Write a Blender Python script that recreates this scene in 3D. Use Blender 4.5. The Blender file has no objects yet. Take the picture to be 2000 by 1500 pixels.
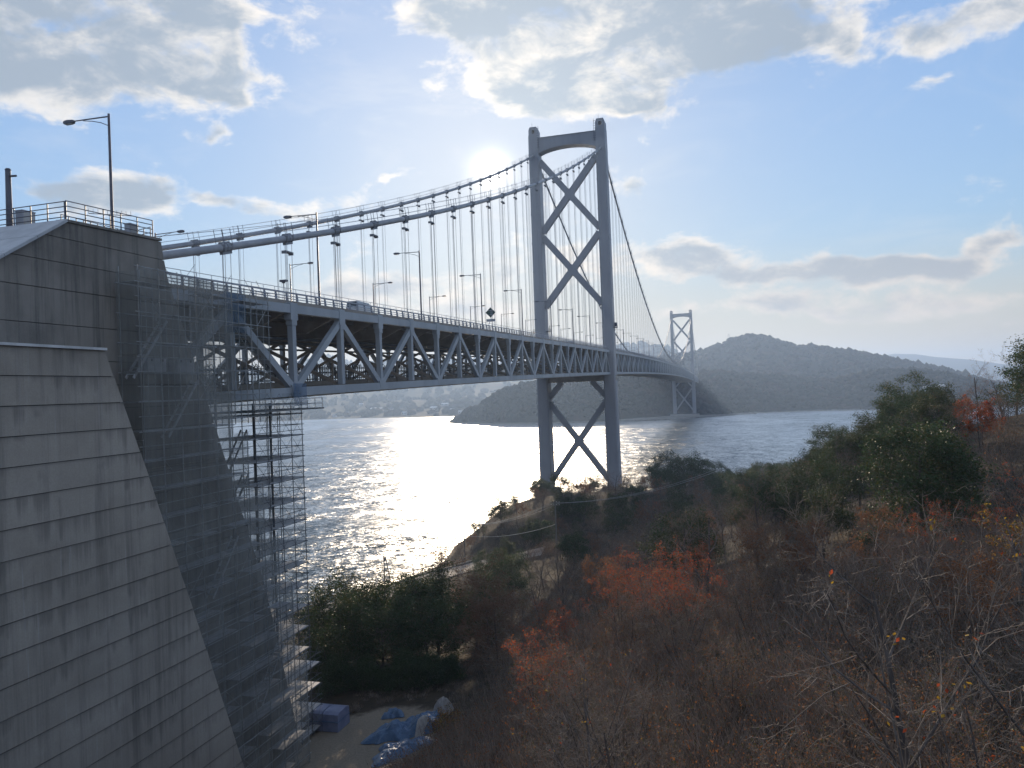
import bpy, math, random
import numpy as np
from mathutils import Vector, Matrix, Quaternion

C = bpy.context.scene.collection
SC = bpy.context.scene
R = math.radians
random.seed(7)

# ------------------------------------------------------------------ camera
CAM = (54.0365, -283.7924, 44.2488)
YAW, PITCH, ROLL, FOC = -0.2734, 0.0092, -0.0381, 1483.53
def cam_axes():
    cy, sy, cp, sp = math.cos(YAW), math.sin(YAW), math.cos(PITCH), math.sin(PITCH)
    fw = Vector((sy*cp, cy*cp, sp)); rt = Vector((cy, -sy, 0)); up = rt.cross(fw)
    cr, sr = math.cos(ROLL), math.sin(ROLL)
    return rt*cr + up*sr, up*cr - rt*sr, fw
_r, _u, _f = cam_axes()
cd = bpy.data.cameras.new('camera'); cam = bpy.data.objects.new('camera', cd); C.objects.link(cam)
cam.matrix_world = Matrix(((_r.x, _u.x, -_f.x, CAM[0]), (_r.y, _u.y, -_f.y, CAM[1]), (_r.z, _u.z, -_f.z, CAM[2]), (0, 0, 0, 1)))
cd.sensor_width = 36; cd.lens = FOC/2000*36; cd.clip_start = 0.3; cd.clip_end = 20000
SC.camera = cam

# ------------------------------------------------------------------ light and exposure
SUN_EL, SUN_AZ = 16.15, -16.6           # azimuth measured from +Y towards +X
SUN_DIR = Vector((math.sin(R(SUN_AZ))*math.cos(R(SUN_EL)), math.cos(R(SUN_AZ))*math.cos(R(SUN_EL)), math.sin(R(SUN_EL))))
sl = bpy.data.lights.new('sun', 'SUN'); sl.energy = 2.3; sl.angle = R(0.53); sl.color = (1.0, 0.81, 0.59)
so = bpy.data.objects.new('sun', sl); C.objects.link(so); so.rotation_euler = SUN_DIR.to_track_quat('Z', 'Y').to_euler()
so.location = (0, 0, 300)
SC.view_settings.view_transform = 'Standard'; SC.view_settings.look = 'None'
SC.view_settings.exposure = 1.15; SC.view_settings.gamma = 1.0
SC.view_settings.use_curve_mapping = False
SC.cycles.max_bounces = 6; SC.cycles.diffuse_bounces = 2; SC.cycles.glossy_bounces = 2
SC.cycles.transparent_max_bounces = 24; SC.cycles.transmission_bounces = 2; SC.cycles.volume_bounces = 0
SC.cycles.sample_clamp_indirect = 4.0; SC.cycles.use_denoising = True
SC.cycles.caustics_reflective = False; SC.cycles.caustics_refractive = False

HAZE_DENSITY, HAZE_G = 2.4e-4, 0.45
SKY_STRENGTH = 0.1

class NT:
    """small helper for node trees"""
    def __init__(s, nt): s.nt = nt
    def n(s, t, **k):
        nd = s.nt.nodes.new(t)
        for a, v in k.items(): setattr(nd, a, v)
        return nd
    def l(s, a, b): s.nt.links.new(a, b)
    def math(s, op, a, b=None, c=None, clamp=False):
        nd = s.n('ShaderNodeMath', operation=op, use_clamp=clamp)
        for i, x in enumerate((a, b, c)):
            if x is None: continue
            if isinstance(x, (int, float)): nd.inputs[i].default_value = x
            else: s.l(x, nd.inputs[i])
        return nd.outputs[0]
    def vec(s, op, a, b=None, c=None):
        nd = s.n('ShaderNodeVectorMath', operation=op)
        for i, x in enumerate((a, b, c)):
            if x is None: continue
            if isinstance(x, (tuple, list)): nd.inputs[i].default_value = x
            else: s.l(x, nd.inputs[i])
        return nd.outputs[1] if op in ('DOT_PRODUCT', 'LENGTH') else nd.outputs[0]
    def mix(s, fac, a, b, mode='MIX'):
        nd = s.n('ShaderNodeMix', data_type='RGBA', blend_type=mode, clamp_result=False)
        for i, x in ((0, fac), (6, a), (7, b)):
            if isinstance(x, (int, float)): nd.inputs[i].default_value = x
            elif isinstance(x, (tuple, list)): nd.inputs[i].default_value = (*x, 1) if len(x) == 3 else x
            else: s.l(x, nd.inputs[i])
        return nd.outputs[2]
    def ramp(s, x, lo, hi, a=0.0, b=1.0, smooth=True):
        nd = s.n('ShaderNodeMapRange', interpolation_type='SMOOTHSTEP' if smooth else 'LINEAR')
        s.l(x, nd.inputs[0])
        for i, v in zip((1, 2, 3, 4), (lo, hi, a, b)): nd.inputs[i].default_value = v
        return nd.outputs[0]
    def noise(s, v, scale, detail=4, rough=0.55, dist=0.0, out=0):
        nd = s.n('ShaderNodeTexNoise')
        nd.inputs['Scale'].default_value = scale; nd.inputs['Detail'].default_value = detail
        nd.inputs['Roughness'].default_value = rough; nd.inputs['Distortion'].default_value = dist
        if v is not None: s.l(v, nd.inputs['Vector'])
        return nd.outputs[out]
    def mapping(s, v, scale=(1, 1, 1), loc=(0, 0, 0)):
        return s.vec('MULTIPLY_ADD', v, tuple(scale), tuple(loc))

# ------------------------------------------------------------------ sky
w = bpy.data.worlds.new('World'); SC.world = w; w.use_nodes = True
w.node_tree.nodes.clear()
T = NT(w.node_tree)
out = T.n('ShaderNodeOutputWorld'); bg = T.n('ShaderNodeBackground'); bg.inputs[1].default_value = SKY_STRENGTH
T.l(bg.outputs[0], out.inputs[0])
sky = T.n('ShaderNodeTexSky', sky_type='NISHITA'); sky.sun_disc = False
sky.sun_elevation = R(SUN_EL); sky.sun_rotation = R(SUN_AZ)
sky.air_density = 1.0; sky.dust_density = 0.25; sky.ozone_density = 2.0; sky.altitude = 40
tc = T.n('ShaderNodeTexCoord'); D = T.vec('NORMALIZE', tc.outputs['Generated'])
sx = T.n('ShaderNodeSeparateXYZ'); T.l(D, sx.inputs[0])
az = T.math('MULTIPLY', T.math('ARCTAN2', sx.outputs[0], sx.outputs[1]), 57.29578)
el = T.math('MULTIPLY', T.math('ARCSINE', sx.outputs[2]), 57.29578)
cmb = T.n('ShaderNodeCombineXYZ'); T.l(az, cmb.inputs[0]); T.l(el, cmb.inputs[1]); AE = cmb.outputs[0]
# cloud masses of that afternoon: azimuth, elevation, half width, half height (degrees), weight
CLOUDS = [(-44.8, 24.1, 10.7, 3.3, 1), (-47.5, 20.5, 4.4, 1.7, 0.7), (-39.3, 22.5, 4.4, 2.7, 0.7), (-35.8, 25.6, 2.8, 2.1, 0.7), (-35.5, 22.2, 1.1, 1.5, 0.75), (-37.3, 17.9, 1.0, 0.8, 0.7), (-42.7, 14.6, 3.8, 1.3, 0.8), (-45.7, 13.4, 3.3, 1.1, 0.7), (-40.2, 13.5, 1.9, 1.0, 0.6), (-32.5, 13.8, 2.9, 0.8, 0.65), (-35.9, 13.7, 1.4, 0.6, 0.5), (-26.6, 14.3, 2.6, 0.9, 0.6), (-23.9, 15.7, 0.5, 0.4, 0.6), (-18.5, 26.8, 6.2, 1.8, 0.8), (-14.3, 24.5, 5.8, 2.8, 0.9), (-8.9, 25.1, 8.6, 3.7, 1), (-11.7, 21.4, 4.2, 1.7, 0.9), (-2.2, 22.9, 7.1, 2.2, 0.85), (3.3, 24.0, 5.4, 2.7, 0.9), (-3.2, 25.5, 7.1, 1.8, 0.8), (8.6, 21.8, 1.9, 2.1, 0.65), (13.2, 21.2, 1.6, 1.7, 0.6), (17.3, 21.8, 3.4, 1.2, 0.8), (14.3, 18.4, 1.7, 0.6, 0.6), (-5.7, 20.1, 2.3, 0.6, 0.7), (-6.3, 14.4, 1.6, 1.1, 0.75), (-4.2, 9.5, 4.0, 1.2, 0.8), (-0.3, 8.4, 4.2, 1.1, 0.75), (5.3, 7.6, 4.6, 0.9, 0.75), (10.5, 7.3, 3.9, 0.8, 0.7), (15.0, 7.0, 3.3, 0.8, 0.7), (18.2, 8.3, 1.6, 0.8, 0.7), (3.2, 5.6, 8.5, 0.9, 0.6), (12.2, 4.6, 7.3, 0.9, 0.6), (-28.7, 7.9, 4.5, 1.0, 0.7), (-21.9, 8.2, 4.6, 1.0, 0.7), (-16.1, 9.4, 2.3, 1.7, 0.65), (-19.3, 6.0, 6.2, 1.1, 0.7), (-10.9, 13.6, 2.3, 0.9, 0.5), (-10.3, 9.1, 2.3, 2.2, 0.5)]
# the same kind of broken cloud goes on all round the sky
_rc = random.Random(3)
for k in range(64):
    a = _rc.uniform(33, 302); e = _rc.choice((7, 9, 15, 22, 25, 30, 38, 48, 60)) + _rc.uniform(-2, 3); ws = 1/max(.3, math.cos(R(e)))
    CLOUDS.append((a if a < 180 else a-360, e, _rc.uniform(5, 13)*ws, _rc.uniform(1.0, 4.2)*(1+e/40), _rc.uniform(.6, .95)))
for k in range(12):
    a = _rc.uniform(-60, 40); e = _rc.uniform(33, 75); ws = 1/max(.25, math.cos(R(e)))
    CLOUDS.append((a, e, _rc.uniform(5, 12)*ws, _rc.uniform(2.5, 6), _rc.uniform(.6, .9)))
acc = None
warp = T.vec('MULTIPLY', T.vec('SUBTRACT', T.noise(T.mapping(D, (1, 1, 1.8)), 9.0, 3, .5, 0, 1), (.5, .5, .5)), (7.0, 3.0, 0))
AEw = T.vec('ADD', AE, warp)
for (a, e, ra, re, wt) in CLOUDS:
    wt *= 1.3 if e < 10 else (1.25 if wt < .82 else 1.0)
    q = T.vec('MULTIPLY_ADD', AEw, (1/ra, 1/re, 0), (-a/ra, -e/re, 0))
    g = T.math('POWER', 0.42, T.vec('DOT_PRODUCT', q, q))
    acc = T.math('MULTIPLY', g, wt) if acc is None else T.math('MULTIPLY_ADD', g, wt, acc)
acc = T.math('MINIMUM', acc, 1.15)
def cn(v): return T.noise(T.mapping(v, (1, 1, 2.0)), 10.0, 9, .60, .35)
n1 = cn(D); n1s = cn(T.vec('ADD', D, tuple(SUN_DIR*.030)))
n2 = T.noise(T.mapping(D, (1, 1, 1.6), (4.1, 2.2, .7)), 34.0, 7, .62, .3)
nn = T.math('ADD', T.math('MULTIPLY', T.math('SUBTRACT', n1, .5), 2.5), T.math('MULTIPLY', T.math('SUBTRACT', n2, .5), 1.2))
dens = T.math('ADD', T.math('SUBTRACT', acc, .50), nn)
veil = T.math('MULTIPLY', T.ramp(T.noise(T.mapping(D, (1, 1, 3.0), (1.7, .3, 2.2)), 4.5, 6, .62, .8), .48, .76), .16)
alpha = T.math('MAXIMUM', T.ramp(dens, -.15, .55), veil)
lit = T.math('MULTIPLY', T.math('SUBTRACT', n1s, n1), 2.2)
thick = T.ramp(T.math('SUBTRACT', T.math('ADD', T.math('SUBTRACT', acc, .62), T.math('MULTIPLY', nn, .62)), T.math('MULTIPLY', lit, -1.0)), -.14, .66)
# light through the thin veil round the sun
dt = T.math('MAXIMUM', T.vec('DOT_PRODUCT', D, tuple(SUN_DIR)), 0)
g1 = T.math('MULTIPLY', T.math('POWER', dt, 12000), 14)
g2 = T.math('MULTIPLY', T.math('POWER', dt, 3600), 3.2)
g3 = T.math('MULTIPLY', T.math('POWER', dt, 45), .85)
glow = T.math('ADD', T.math('ADD', g1, g2), g3)
glowc = T.mix(1.0, (1.0, .955, .88), glow, 'MULTIPLY')
near = T.math('POWER', dt, 24)
lum = T.vec('DOT_PRODUCT', sky.outputs[0], (.2, .7, .1))
scl = T.n('ShaderNodeVectorMath', operation='SCALE'); T.l(sky.outputs[0], scl.inputs[0])
T.l(T.math('DIVIDE', 1.0, T.math('MULTIPLY_ADD', lum, .265, .66)), scl.inputs['Scale'])
skyc = T.mix(1.0, scl.outputs[0], (.92, .975, 1.06), 'MULTIPLY')
edge = T.mix(near, (4.5, 4.25, 3.95), (5.9, 5.2, 4.3))
core = T.mix(near, (1.75, 2.05, 2.4), (1.95, 2.3, 2.65))
low = T.ramp(el, 3.0, 14.0)
edge2 = T.mix(low, (4.0, 3.45, 2.9), edge)
core2 = T.mix(low, (2.15, 2.15, 2.2), core)
cloud = T.mix(thick, edge2, core2)
haze_low = T.ramp(el, 0.0, 11.0, .8, 0.0)
skyh = T.mix(haze_low, skyc, (3.3, 2.65, 2.0))
colr = T.mix(T.math('MULTIPLY', alpha, .93), skyh, cloud)
fin = T.mix(1.0, colr, glowc, 'ADD')
T.l(fin, bg.inputs[0])
w.cycles.sampling_method = 'MANUAL'; w.cycles.sample_map_resolution = 1024

# ------------------------------------------------------------------ mesh helpers
class MB:
    def __init__(s): s.v = []; s.f = []; s.m = []
    def add(s, vs, fs, m=0):
        o = len(s.v); s.v.extend([tuple(p) for p in vs])
        for f in fs: s.f.append(tuple(i+o for i in f)); s.m.append(m)
        return s
    def box(s, c, d, m=0, rz=0.0):
        hx, hy, hz = d[0]/2, d[1]/2, d[2]/2; cs, sn = math.cos(rz), math.sin(rz)
        vs = []
        for z in (-hz, hz):
            for x, y in ((-hx, -hy), (hx, -hy), (hx, hy), (-hx, hy)):
                vs.append((c[0]+x*cs-y*sn, c[1]+x*sn+y*cs, c[2]+z))
        return s.add(vs, [(3, 2, 1, 0), (4, 5, 6, 7), (0, 1, 5, 4), (1, 2, 6, 5), (2, 3, 7, 6), (3, 0, 4, 7)], m)
    def bar(s, p, q, wd, h, m=0, side=(0, 0, 1)):
        """rectangular bar; h is measured towards `side`"""
        p, q = Vector(p), Vector(q); d = (q-p).normalized(); u = Vector(side); u = (u-d*u.dot(d))
        if u.length < 1e-5: u = Vector((1, 0, 0))
        u.normalize(); r = d.cross(u); vs = []
        for e in (p, q):
            for a, b in ((-1, -1), (1, -1), (1, 1), (-1, 1)): vs.append(e+r*(a*wd/2)+u*(b*h/2))
        return s.add(vs, [(3, 2, 1, 0), (4, 5, 6, 7), (0, 1, 5, 4), (1, 2, 6, 5), (2, 3, 7, 6), (3, 0, 4, 7)], m)
    def tube(s, pts, rad, n=6, m=0, cap=True):
        pts = [Vector(p) for p in pts]; k = len(pts)
        if isinstance(rad, (int, float)): rad = [rad]*k
        o = len(s.v); ref = None
        for i, p in enumerate(pts):
            d = (pts[min(i+1, k-1)]-pts[max(i-1, 0)])
            d = d.normalized() if d.length > 1e-9 else Vector((0, 0, 1))
            if ref is None: ref = Vector((1, 0, 0)) if abs(d.x) < .8 else Vector((0, 1, 0))
            a = (ref-d*ref.dot(d)); a = a.normalized() if a.length > 1e-6 else d.orthogonal().normalized()
            b = d.cross(a); ref = a
            for j in range(n):
                t = 2*math.pi*j/n; s.v.append(tuple(p+(a*math.cos(t)+b*math.sin(t))*rad[i]))
        for i in range(k-1):
            for j in range(n):
                j2 = (j+1) % n; s.f.append((o+i*n+j, o+i*n+j2, o+(i+1)*n+j2, o+(i+1)*n+j)); s.m.append(m)
        if cap:
            s.f.append(tuple(o+j for j in reversed(range(n)))); s.m.append(m)
            s.f.append(tuple(o+(k-1)*n+j for j in range(n))); s.m.append(m)
        return s
    def prism(s, poly, lo, hi, axis='X', m=0):
        """polygon in the plane across `axis` (X: (y,z), Y: (x,z), Z: (x,y)), extruded lo..hi"""
        k = len(poly)
        def P(a, b, t): return (t, a, b) if axis == 'X' else (a, t, b) if axis == 'Y' else (a, b, t)
        vs = [P(a, b, lo) for a, b in poly]+[P(a, b, hi) for a, b in poly]
        fs = [tuple(range(k)), tuple(reversed(range(k, 2*k)))]+[(i, i+k, (i+1) % k+k, (i+1) % k) for i in range(k)]
        return s.add(vs, fs, m)
    def mesh(s, name, mats, smooth=False):
        me = bpy.data.meshes.new(name); me.from_pydata(s.v, [], s.f)
        for m in (mats if isinstance(mats, (list, tuple)) else [mats]): me.materials.append(m)
        if any(s.m): me.polygons.foreach_set('material_index', s.m)
        if smooth: me.polygons.foreach_set('use_smooth', [True]*len(s.f))
        me.update(); 
        import bmesh
        bm = bmesh.new(); bm.from_mesh(me); bmesh.ops.recalc_face_normals(bm, faces=bm.faces); bm.to_mesh(me); bm.free()
        return me

def tag(o, label=None, cat=None, group=None, kind=None):
    if label: o['label'] = label
    if cat: o['category'] = cat
    if group: o['group'] = group
    if kind: o['kind'] = kind
    return o
def link(name, data, parent=None, loc=(0, 0, 0), rot=None, scale=None):
    o = bpy.data.objects.new(name, data); C.objects.link(o); o.location = loc
    if rot is not None: o.rotation_euler = rot
    if scale is not None: o.scale = scale
    if parent is not None: o.parent = parent
    return o
def obj(name, mb, mats, parent=None, smooth=False, loc=(0, 0, 0)):
    return link(name, mb.mesh(name, mats, smooth), parent, loc)
def thing(name, loc, label, cat, group=None, rz=0.0):
    o = bpy.data.objects.new(name, None); o.empty_display_size = .3; C.objects.link(o)
    o.location = loc; o.rotation_euler = (0, 0, rz); return tag(o, label, cat, group)
def wpart(name, mb, mats, root, smooth=False):
    """a part whose mesh is given in world coordinates, under an Empty standing at root.location"""
    return obj(name, mb, mats, root, smooth, tuple(-Vector(root.location)))
def np_mesh(name, v, f, mats, midx=None, smooth=False):
    v = np.asarray(v, np.float32); f = np.asarray(f, np.int32); k = f.shape[1]
    me = bpy.data.meshes.new(name); me.vertices.add(len(v)); me.vertices.foreach_set('co', v.ravel())
    me.loops.add(f.size); me.loops.foreach_set('vertex_index', f.ravel())
    me.polygons.add(len(f)); me.polygons.foreach_set('loop_start', np.arange(len(f), dtype=np.int32)*k)
    me.polygons.foreach_set('loop_total', np.full(len(f), k, np.int32))
    for m in (mats if isinstance(mats, (list, tuple)) else [mats]): me.materials.append(m)
    if midx is not None: me.polygons.foreach_set('material_index', np.asarray(midx, np.int32))
    if smooth: me.polygons.foreach_set('use_smooth', np.ones(len(f), bool))
    me.update(calc_edges=True); me.validate(); return me

# ------------------------------------------------------------------ materials
def mat(name, fn):
    m = bpy.data.materials.new(name); m.use_nodes = True; nt = m.node_tree; nt.nodes.clear(); t = NT(nt)
    o = t.n('ShaderNodeOutputMaterial'); sh = fn(t); t.l(sh, o.inputs[0]); return m
def bsdf(t, col, rough=.6, metal=0.0, bump=None, bstr=.3, spec=.5, bdist=.05):
    b = t.n('ShaderNodeBsdfPrincipled')
    if isinstance(col, (tuple, list)): b.inputs['Base Color'].default_value = (*col, 1)
    else: t.l(col, b.inputs['Base Color'])
    if isinstance(rough, (int, float)): b.inputs['Roughness'].default_value = rough
    else: t.l(rough, b.inputs['Roughness'])
    b.inputs['Metallic'].default_value = metal
    b.inputs['Specular IOR Level'].default_value = spec
    if bump is not None:
        bp = t.n('ShaderNodeBump'); bp.inputs['Strength'].default_value = bstr; bp.inputs['Distance'].default_value = bdist
        t.l(bump, bp.inputs['Height']); t.l(bp.outputs[0], b.inputs['Normal'])
    return b.outputs[0]
def coords(t): return t.n('ShaderNodeNewGeometry').outputs['Position']
def ocoords(t): return t.n('ShaderNodeTexCoord').outputs['Object']
def mottled(name, a, b, scale=1.0, rough=.6, metal=0.0, detail=5, stretch=(1, 1, 1), bstr=0.0, lo=.35, hi=.65, spec=.5, local=False):
    def fn(t):
        p = t.mapping(ocoords(t) if local else coords(t), stretch); n = t.noise(p, scale, detail, .6)
        return bsdf(t, t.mix(t.ramp(n, lo, hi), a, b), rough, metal, n if bstr else None, bstr, spec)
    return mat(name, fn)
def leafmat(name, a, b, trans=.45, rough=.45, spec=.5):
    def fn(t):
        oi = t.n('ShaderNodeObjectInfo').outputs['Random']
        n = t.noise(coords(t), 1.3, 3, .6)
        f = t.math('ADD', t.math('MULTIPLY', t.ramp(n, .3, .7), .6), t.math('MULTIPLY', oi, .4))
        c = t.mix(f, a, b)
        p = bsdf(t, c, rough, spec=spec); tr = t.n('ShaderNodeBsdfTranslucent'); t.l(c, tr.inputs[0])
        mx = t.n('ShaderNodeMixShader'); mx.inputs[0].default_value = trans
        t.l(p, mx.inputs[1]); t.l(tr.outputs[0], mx.inputs[2]); return mx.outputs[0]
    return mat(name, fn)

def f_concrete(t):
    p = coords(t)
    big = t.noise(p, .16, 4, .6); streak = t.noise(t.mapping(p, (1.1, 1.1, .045)), 1.0, 6, .7)
    fine = t.noise(t.mapping(p, (3.2, 3.2, .10)), 1.0, 4, .65); grain = t.noise(p, 9.0, 4, .7)
    c = t.mix(t.ramp(big, .35, .65), (.34, .305, .262), (.45, .41, .36))
    oi = t.n('ShaderNodeObjectInfo').outputs['Random']; c = t.mix(t.math('MULTIPLY', oi, .13), c, (.20, .185, .17))
    c = t.mix(t.math('MULTIPLY', t.ramp(streak, .47, .70), .5), c, (.11, .105, .098))
    sz = t.n('ShaderNodeSeparateXYZ'); t.l(p, sz.inputs[0])      # damp runs starting at the pour joints
    fr = t.math('FRACT', t.math('MULTIPLY_ADD', sz.outputs[2], -1/1.513, 47.45/1.513))
    run = t.noise(t.mapping(p, (1, 1.6, .02)), 1.0, 5, .7); ln = t.math('MULTIPLY', t.math('MULTIPLY', t.ramp(run, .36, .78, smooth=False), t.ramp(t.noise(p, .32, 3, .6), .40, .62)), 1.5)
    c = t.mix(t.math('MULTIPLY', t.ramp(t.math('SUBTRACT', ln, fr), -.25, .75), .5), c, (.085, .08, .075))
    c = t.mix(t.math('MULTIPLY', t.ramp(fr, .0, .10, 1.0, 0.0), .35), c, (.10, .095, .09))
    c = t.mix(t.math('MULTIPLY', t.ramp(fine, .60, .76), .5), c, (.50, .50, .50))
    c = t.mix(t.math('MULTIPLY', t.ramp(grain, .3, .75), .22), c, (.16, .16, .16))
    return bsdf(t, c, .85, 0, t.math('ADD', grain, fine), .25, .3, .03)
M = {}
M['concrete'] = mat('weathered_concrete', f_concrete)
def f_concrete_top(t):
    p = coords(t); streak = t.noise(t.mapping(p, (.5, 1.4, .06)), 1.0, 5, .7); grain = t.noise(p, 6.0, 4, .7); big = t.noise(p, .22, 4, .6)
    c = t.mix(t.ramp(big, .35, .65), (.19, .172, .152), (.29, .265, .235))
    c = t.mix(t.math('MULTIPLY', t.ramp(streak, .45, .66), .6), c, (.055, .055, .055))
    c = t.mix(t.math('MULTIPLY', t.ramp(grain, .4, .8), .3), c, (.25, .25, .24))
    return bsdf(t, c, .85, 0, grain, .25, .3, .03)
M['concrete_dark'] = mat('dark_streaked_concrete', f_concrete_top)  # darker concrete tone with near-black vertical streaks, for the main block
M['joint'] = mottled('joint_shadow_gap', (.05, .05, .05), (.09, .09, .09), 2.0, .9)
M['roof'] = mottled('pale_roof_slab', (.40, .42, .45), (.50, .52, .55), .8, .6, bstr=.1)
M['coping'] = mottled('white_coping', (.52, .53, .54), (.68, .69, .70), 1.0, .6)
M['steel'] = mottled('blue_grey_bridge_paint', (.30, .335, .38), (.37, .405, .45), .35, .48, stretch=(1, 1, .4))
M['tower_paint'] = mottled('grey_tower_paint', (.26, .265, .30), (.32, .325, .36), .12, .5, stretch=(1, 1, .3))
M['underside'] = mottled('brown_grey_underside', (.22, .185, .155), (.32, .28, .24), .4, .6)  # brown-grey colour shared by girders, stringers, sway frames and deck edges
M['fence'] = mottled('dark_walkway_steel', (.045, .05, .06), (.08, .085, .095), 1.0, .5)
M['asphalt'] = mottled('asphalt', (.045, .045, .047), (.065, .065, .066), 1.5, .9, bstr=.2)
M['rail'] = mottled('grey_rail_steel', (.30, .32, .38), (.40, .42, .47), .8, .45)
M['lamp'] = mottled('dark_lamp_steel', (.06, .06, .085), (.11, .11, .14), .9, .45)
M['lens'] = mottled('lamp_lens', (.35, .36, .36), (.45, .46, .46), .9, .25)
M['rope'] = mottled('hanger_wire', (.22, .23, .25), (.30, .31, .33), 1.0, .5)
M['cable'] = mottled('cable_wrapping', (.30, .31, .34), (.38, .39, .42), .6, .5)
M['clamp'] = mottled('cable_band_steel', (.20, .21, .24), (.28, .29, .32), .8, .5)
M['pipe'] = mottled('scaffold_pipe', (.28, .29, .30), (.42, .43, .44), 1.5, .45, .3)
M['pipe_dark'] = mottled('dark_scaffold_pipe', (.07, .08, .09), (.13, .14, .15), 1.5, .5, .2)
M['plank'] = mottled('galvanised_scaffold_plank', (.34, .35, .37), (.48, .49, .52), 1.5, .6, stretch=(3, .5, 1))
def f_net(op, col):
    def fn(t):
        p = coords(t); n = t.noise(p, .35, 4, .6); fold = t.noise(t.mapping(p, (1, .8, .12)), 1.0, 4, .6)
        d = t.n('ShaderNodeBsdfDiffuse'); t.l(t.mix(t.ramp(n, .3, .7), col, tuple(c*1.5 for c in col)), d.inputs[0])
        tr = t.n('ShaderNodeBsdfTransparent'); mx = t.n('ShaderNodeMixShader')
        t.l(t.math('ADD', t.math('MULTIPLY', t.ramp(fold, .3, .7), .16), op-.08), mx.inputs[0])
        t.l(tr.outputs[0], mx.inputs[1]); t.l(d.outputs[0], mx.inputs[2]); return mx.outputs[0]
    return fn
M['net'] = mat('grey_green_safety_net', f_net(.47, (.20, .205, .195)))
M['net_thin'] = mat('thin_safety_net', f_net(.16, (.14, .17, .17)))
M['net_blue'] = mat('blue_safety_net', f_net(.62, (.07, .13, .22)))
M['tarp'] = mottled('blue_tarpaulin', (.065, .125, .23), (.10, .18, .30), 1.6, .5, bstr=.8)
M['tarp_pale'] = mottled('pale_violet_blue_sheet', (.15, .18, .30), (.21, .24, .37), 1.2, .4, bstr=.3)
M['white'] = mottled('white_paint', (.62, .62, .62), (.75, .75, .74), 1.0, .5)
M['rock'] = mottled('pale_rock', (.30, .28, .27), (.45, .43, .42), 2.0, .9, bstr=.5)
M['black'] = mottled('black_rubber', (.015, .015, .015), (.03, .03, .03), 2.0, .7)
M['glass'] = mottled('dark_glass', (.03, .035, .04), (.05, .055, .06), 1.0, .08)
M['silver'] = mottled('silver_car_paint', (.45, .46, .48), (.52, .53, .55), 1.0, .3, .3)
M['sign'] = mottled('dark_green_sign_back', (.02, .055, .05), (.035, .08, .07), 1.0, .5)
M['rust'] = mottled('rusty_brown_guardrail', (.22, .10, .045), (.32, .15, .06), 1.5, .6)
M['road'] = mottled('pale_concrete_road', (.25, .22, .19), (.36, .32, .28), .5, .9, bstr=.1)
M['wood'] = mottled('grey_pole', (.14, .13, .13), (.22, .21, .20), 1.5, .7, stretch=(2, 2, .3))
M['bark'] = mottled('grey_brown_bark', (.055, .045, .042), (.125, .105, .095), 5.0, .85, stretch=(1, 1, .3), local=True)
M['twig'] = mottled('pale_twig_bark', (.15, .122, .10), (.29, .24, .20), 1.2, .8, local=True, spec=.15)
M['twig_dark'] = mottled('dark_red_brown_twig', (.17, .13, .108), (.31, .25, .21), 1.2, .85, local=True, spec=.1)
M['leaf_red'] = leafmat('red_leaf', (.34, .055, .028), (.48, .11, .04), .5, .7, .12)
M['leaf_orange'] = leafmat('orange_brown_leaf', (.22, .085, .035), (.33, .14, .05), .45, .7, .12)
M['leaf_yellow'] = leafmat('yellow_leaf', (.36, .20, .03), (.45, .30, .05), .5, .7, .15)
M['leaf_brown'] = leafmat('dull_brown_leaf', (.17, .115, .08), (.25, .17, .115), .45, .8, .08)
M['leaf_rust'] = leafmat('rust_brown_needle', (.17, .088, .058), (.24, .13, .08), .35, .8, .08)
M['leaf_green'] = leafmat('dark_green_leaf', (.034, .058, .022), (.065, .095, .034), .3, .6, .2)
M['leaf_olive'] = leafmat('olive_leaf', (.05, .058, .02), (.115, .105, .04), .35, .6, .2)
M['leaf_mid'] = leafmat('mid_green_leaf', (.04, .075, .03), (.07, .115, .045), .35, .5, .35)
def f_ground(t):
    p = coords(t); n = t.noise(p, .5, 6, .65); n2 = t.noise(p, 6.0, 4, .7); n3 = t.noise(p, .07, 3, .5)
    c = t.mix(t.ramp(n, .35, .65), (.036, .030, .022), (.068, .052, .036)); c = t.mix(t.math('MULTIPLY', t.ramp(n2, .45, .7), .5), c, (.085, .06, .04))
    # bare sandy clearing beside the anchorage
    q = t.vec('MULTIPLY_ADD', p, (1/7.5, 1/12.0, 0), (-21.5/7.5, 224/12.0, 0)); d = t.vec('DOT_PRODUCT', q, q)
    d = t.math('ADD', d, t.math('MULTIPLY', t.math('SUBTRACT', n, .5), .9))
    sand = t.mix(t.ramp(n2, .3, .7), (.22, .185, .14), (.31, .26, .20))
    c = t.mix(t.ramp(d, .75, 1.05, 1.0, 0.0), c, sand)
    sz = t.n('ShaderNodeSeparateXYZ'); t.l(p, sz.inputs[0])
    c = t.mix(t.ramp(t.math('ADD', sz.outputs[2], t.math('MULTIPLY', n, .8)), 1.2, 1.9, 1.0, 0.0), c, (.24, .185, .13))
    return bsdf(t, c, .95, 0, n2, .5, .2, .1)
M['ground'] = mat('leaf_litter_ground', f_ground)
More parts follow.
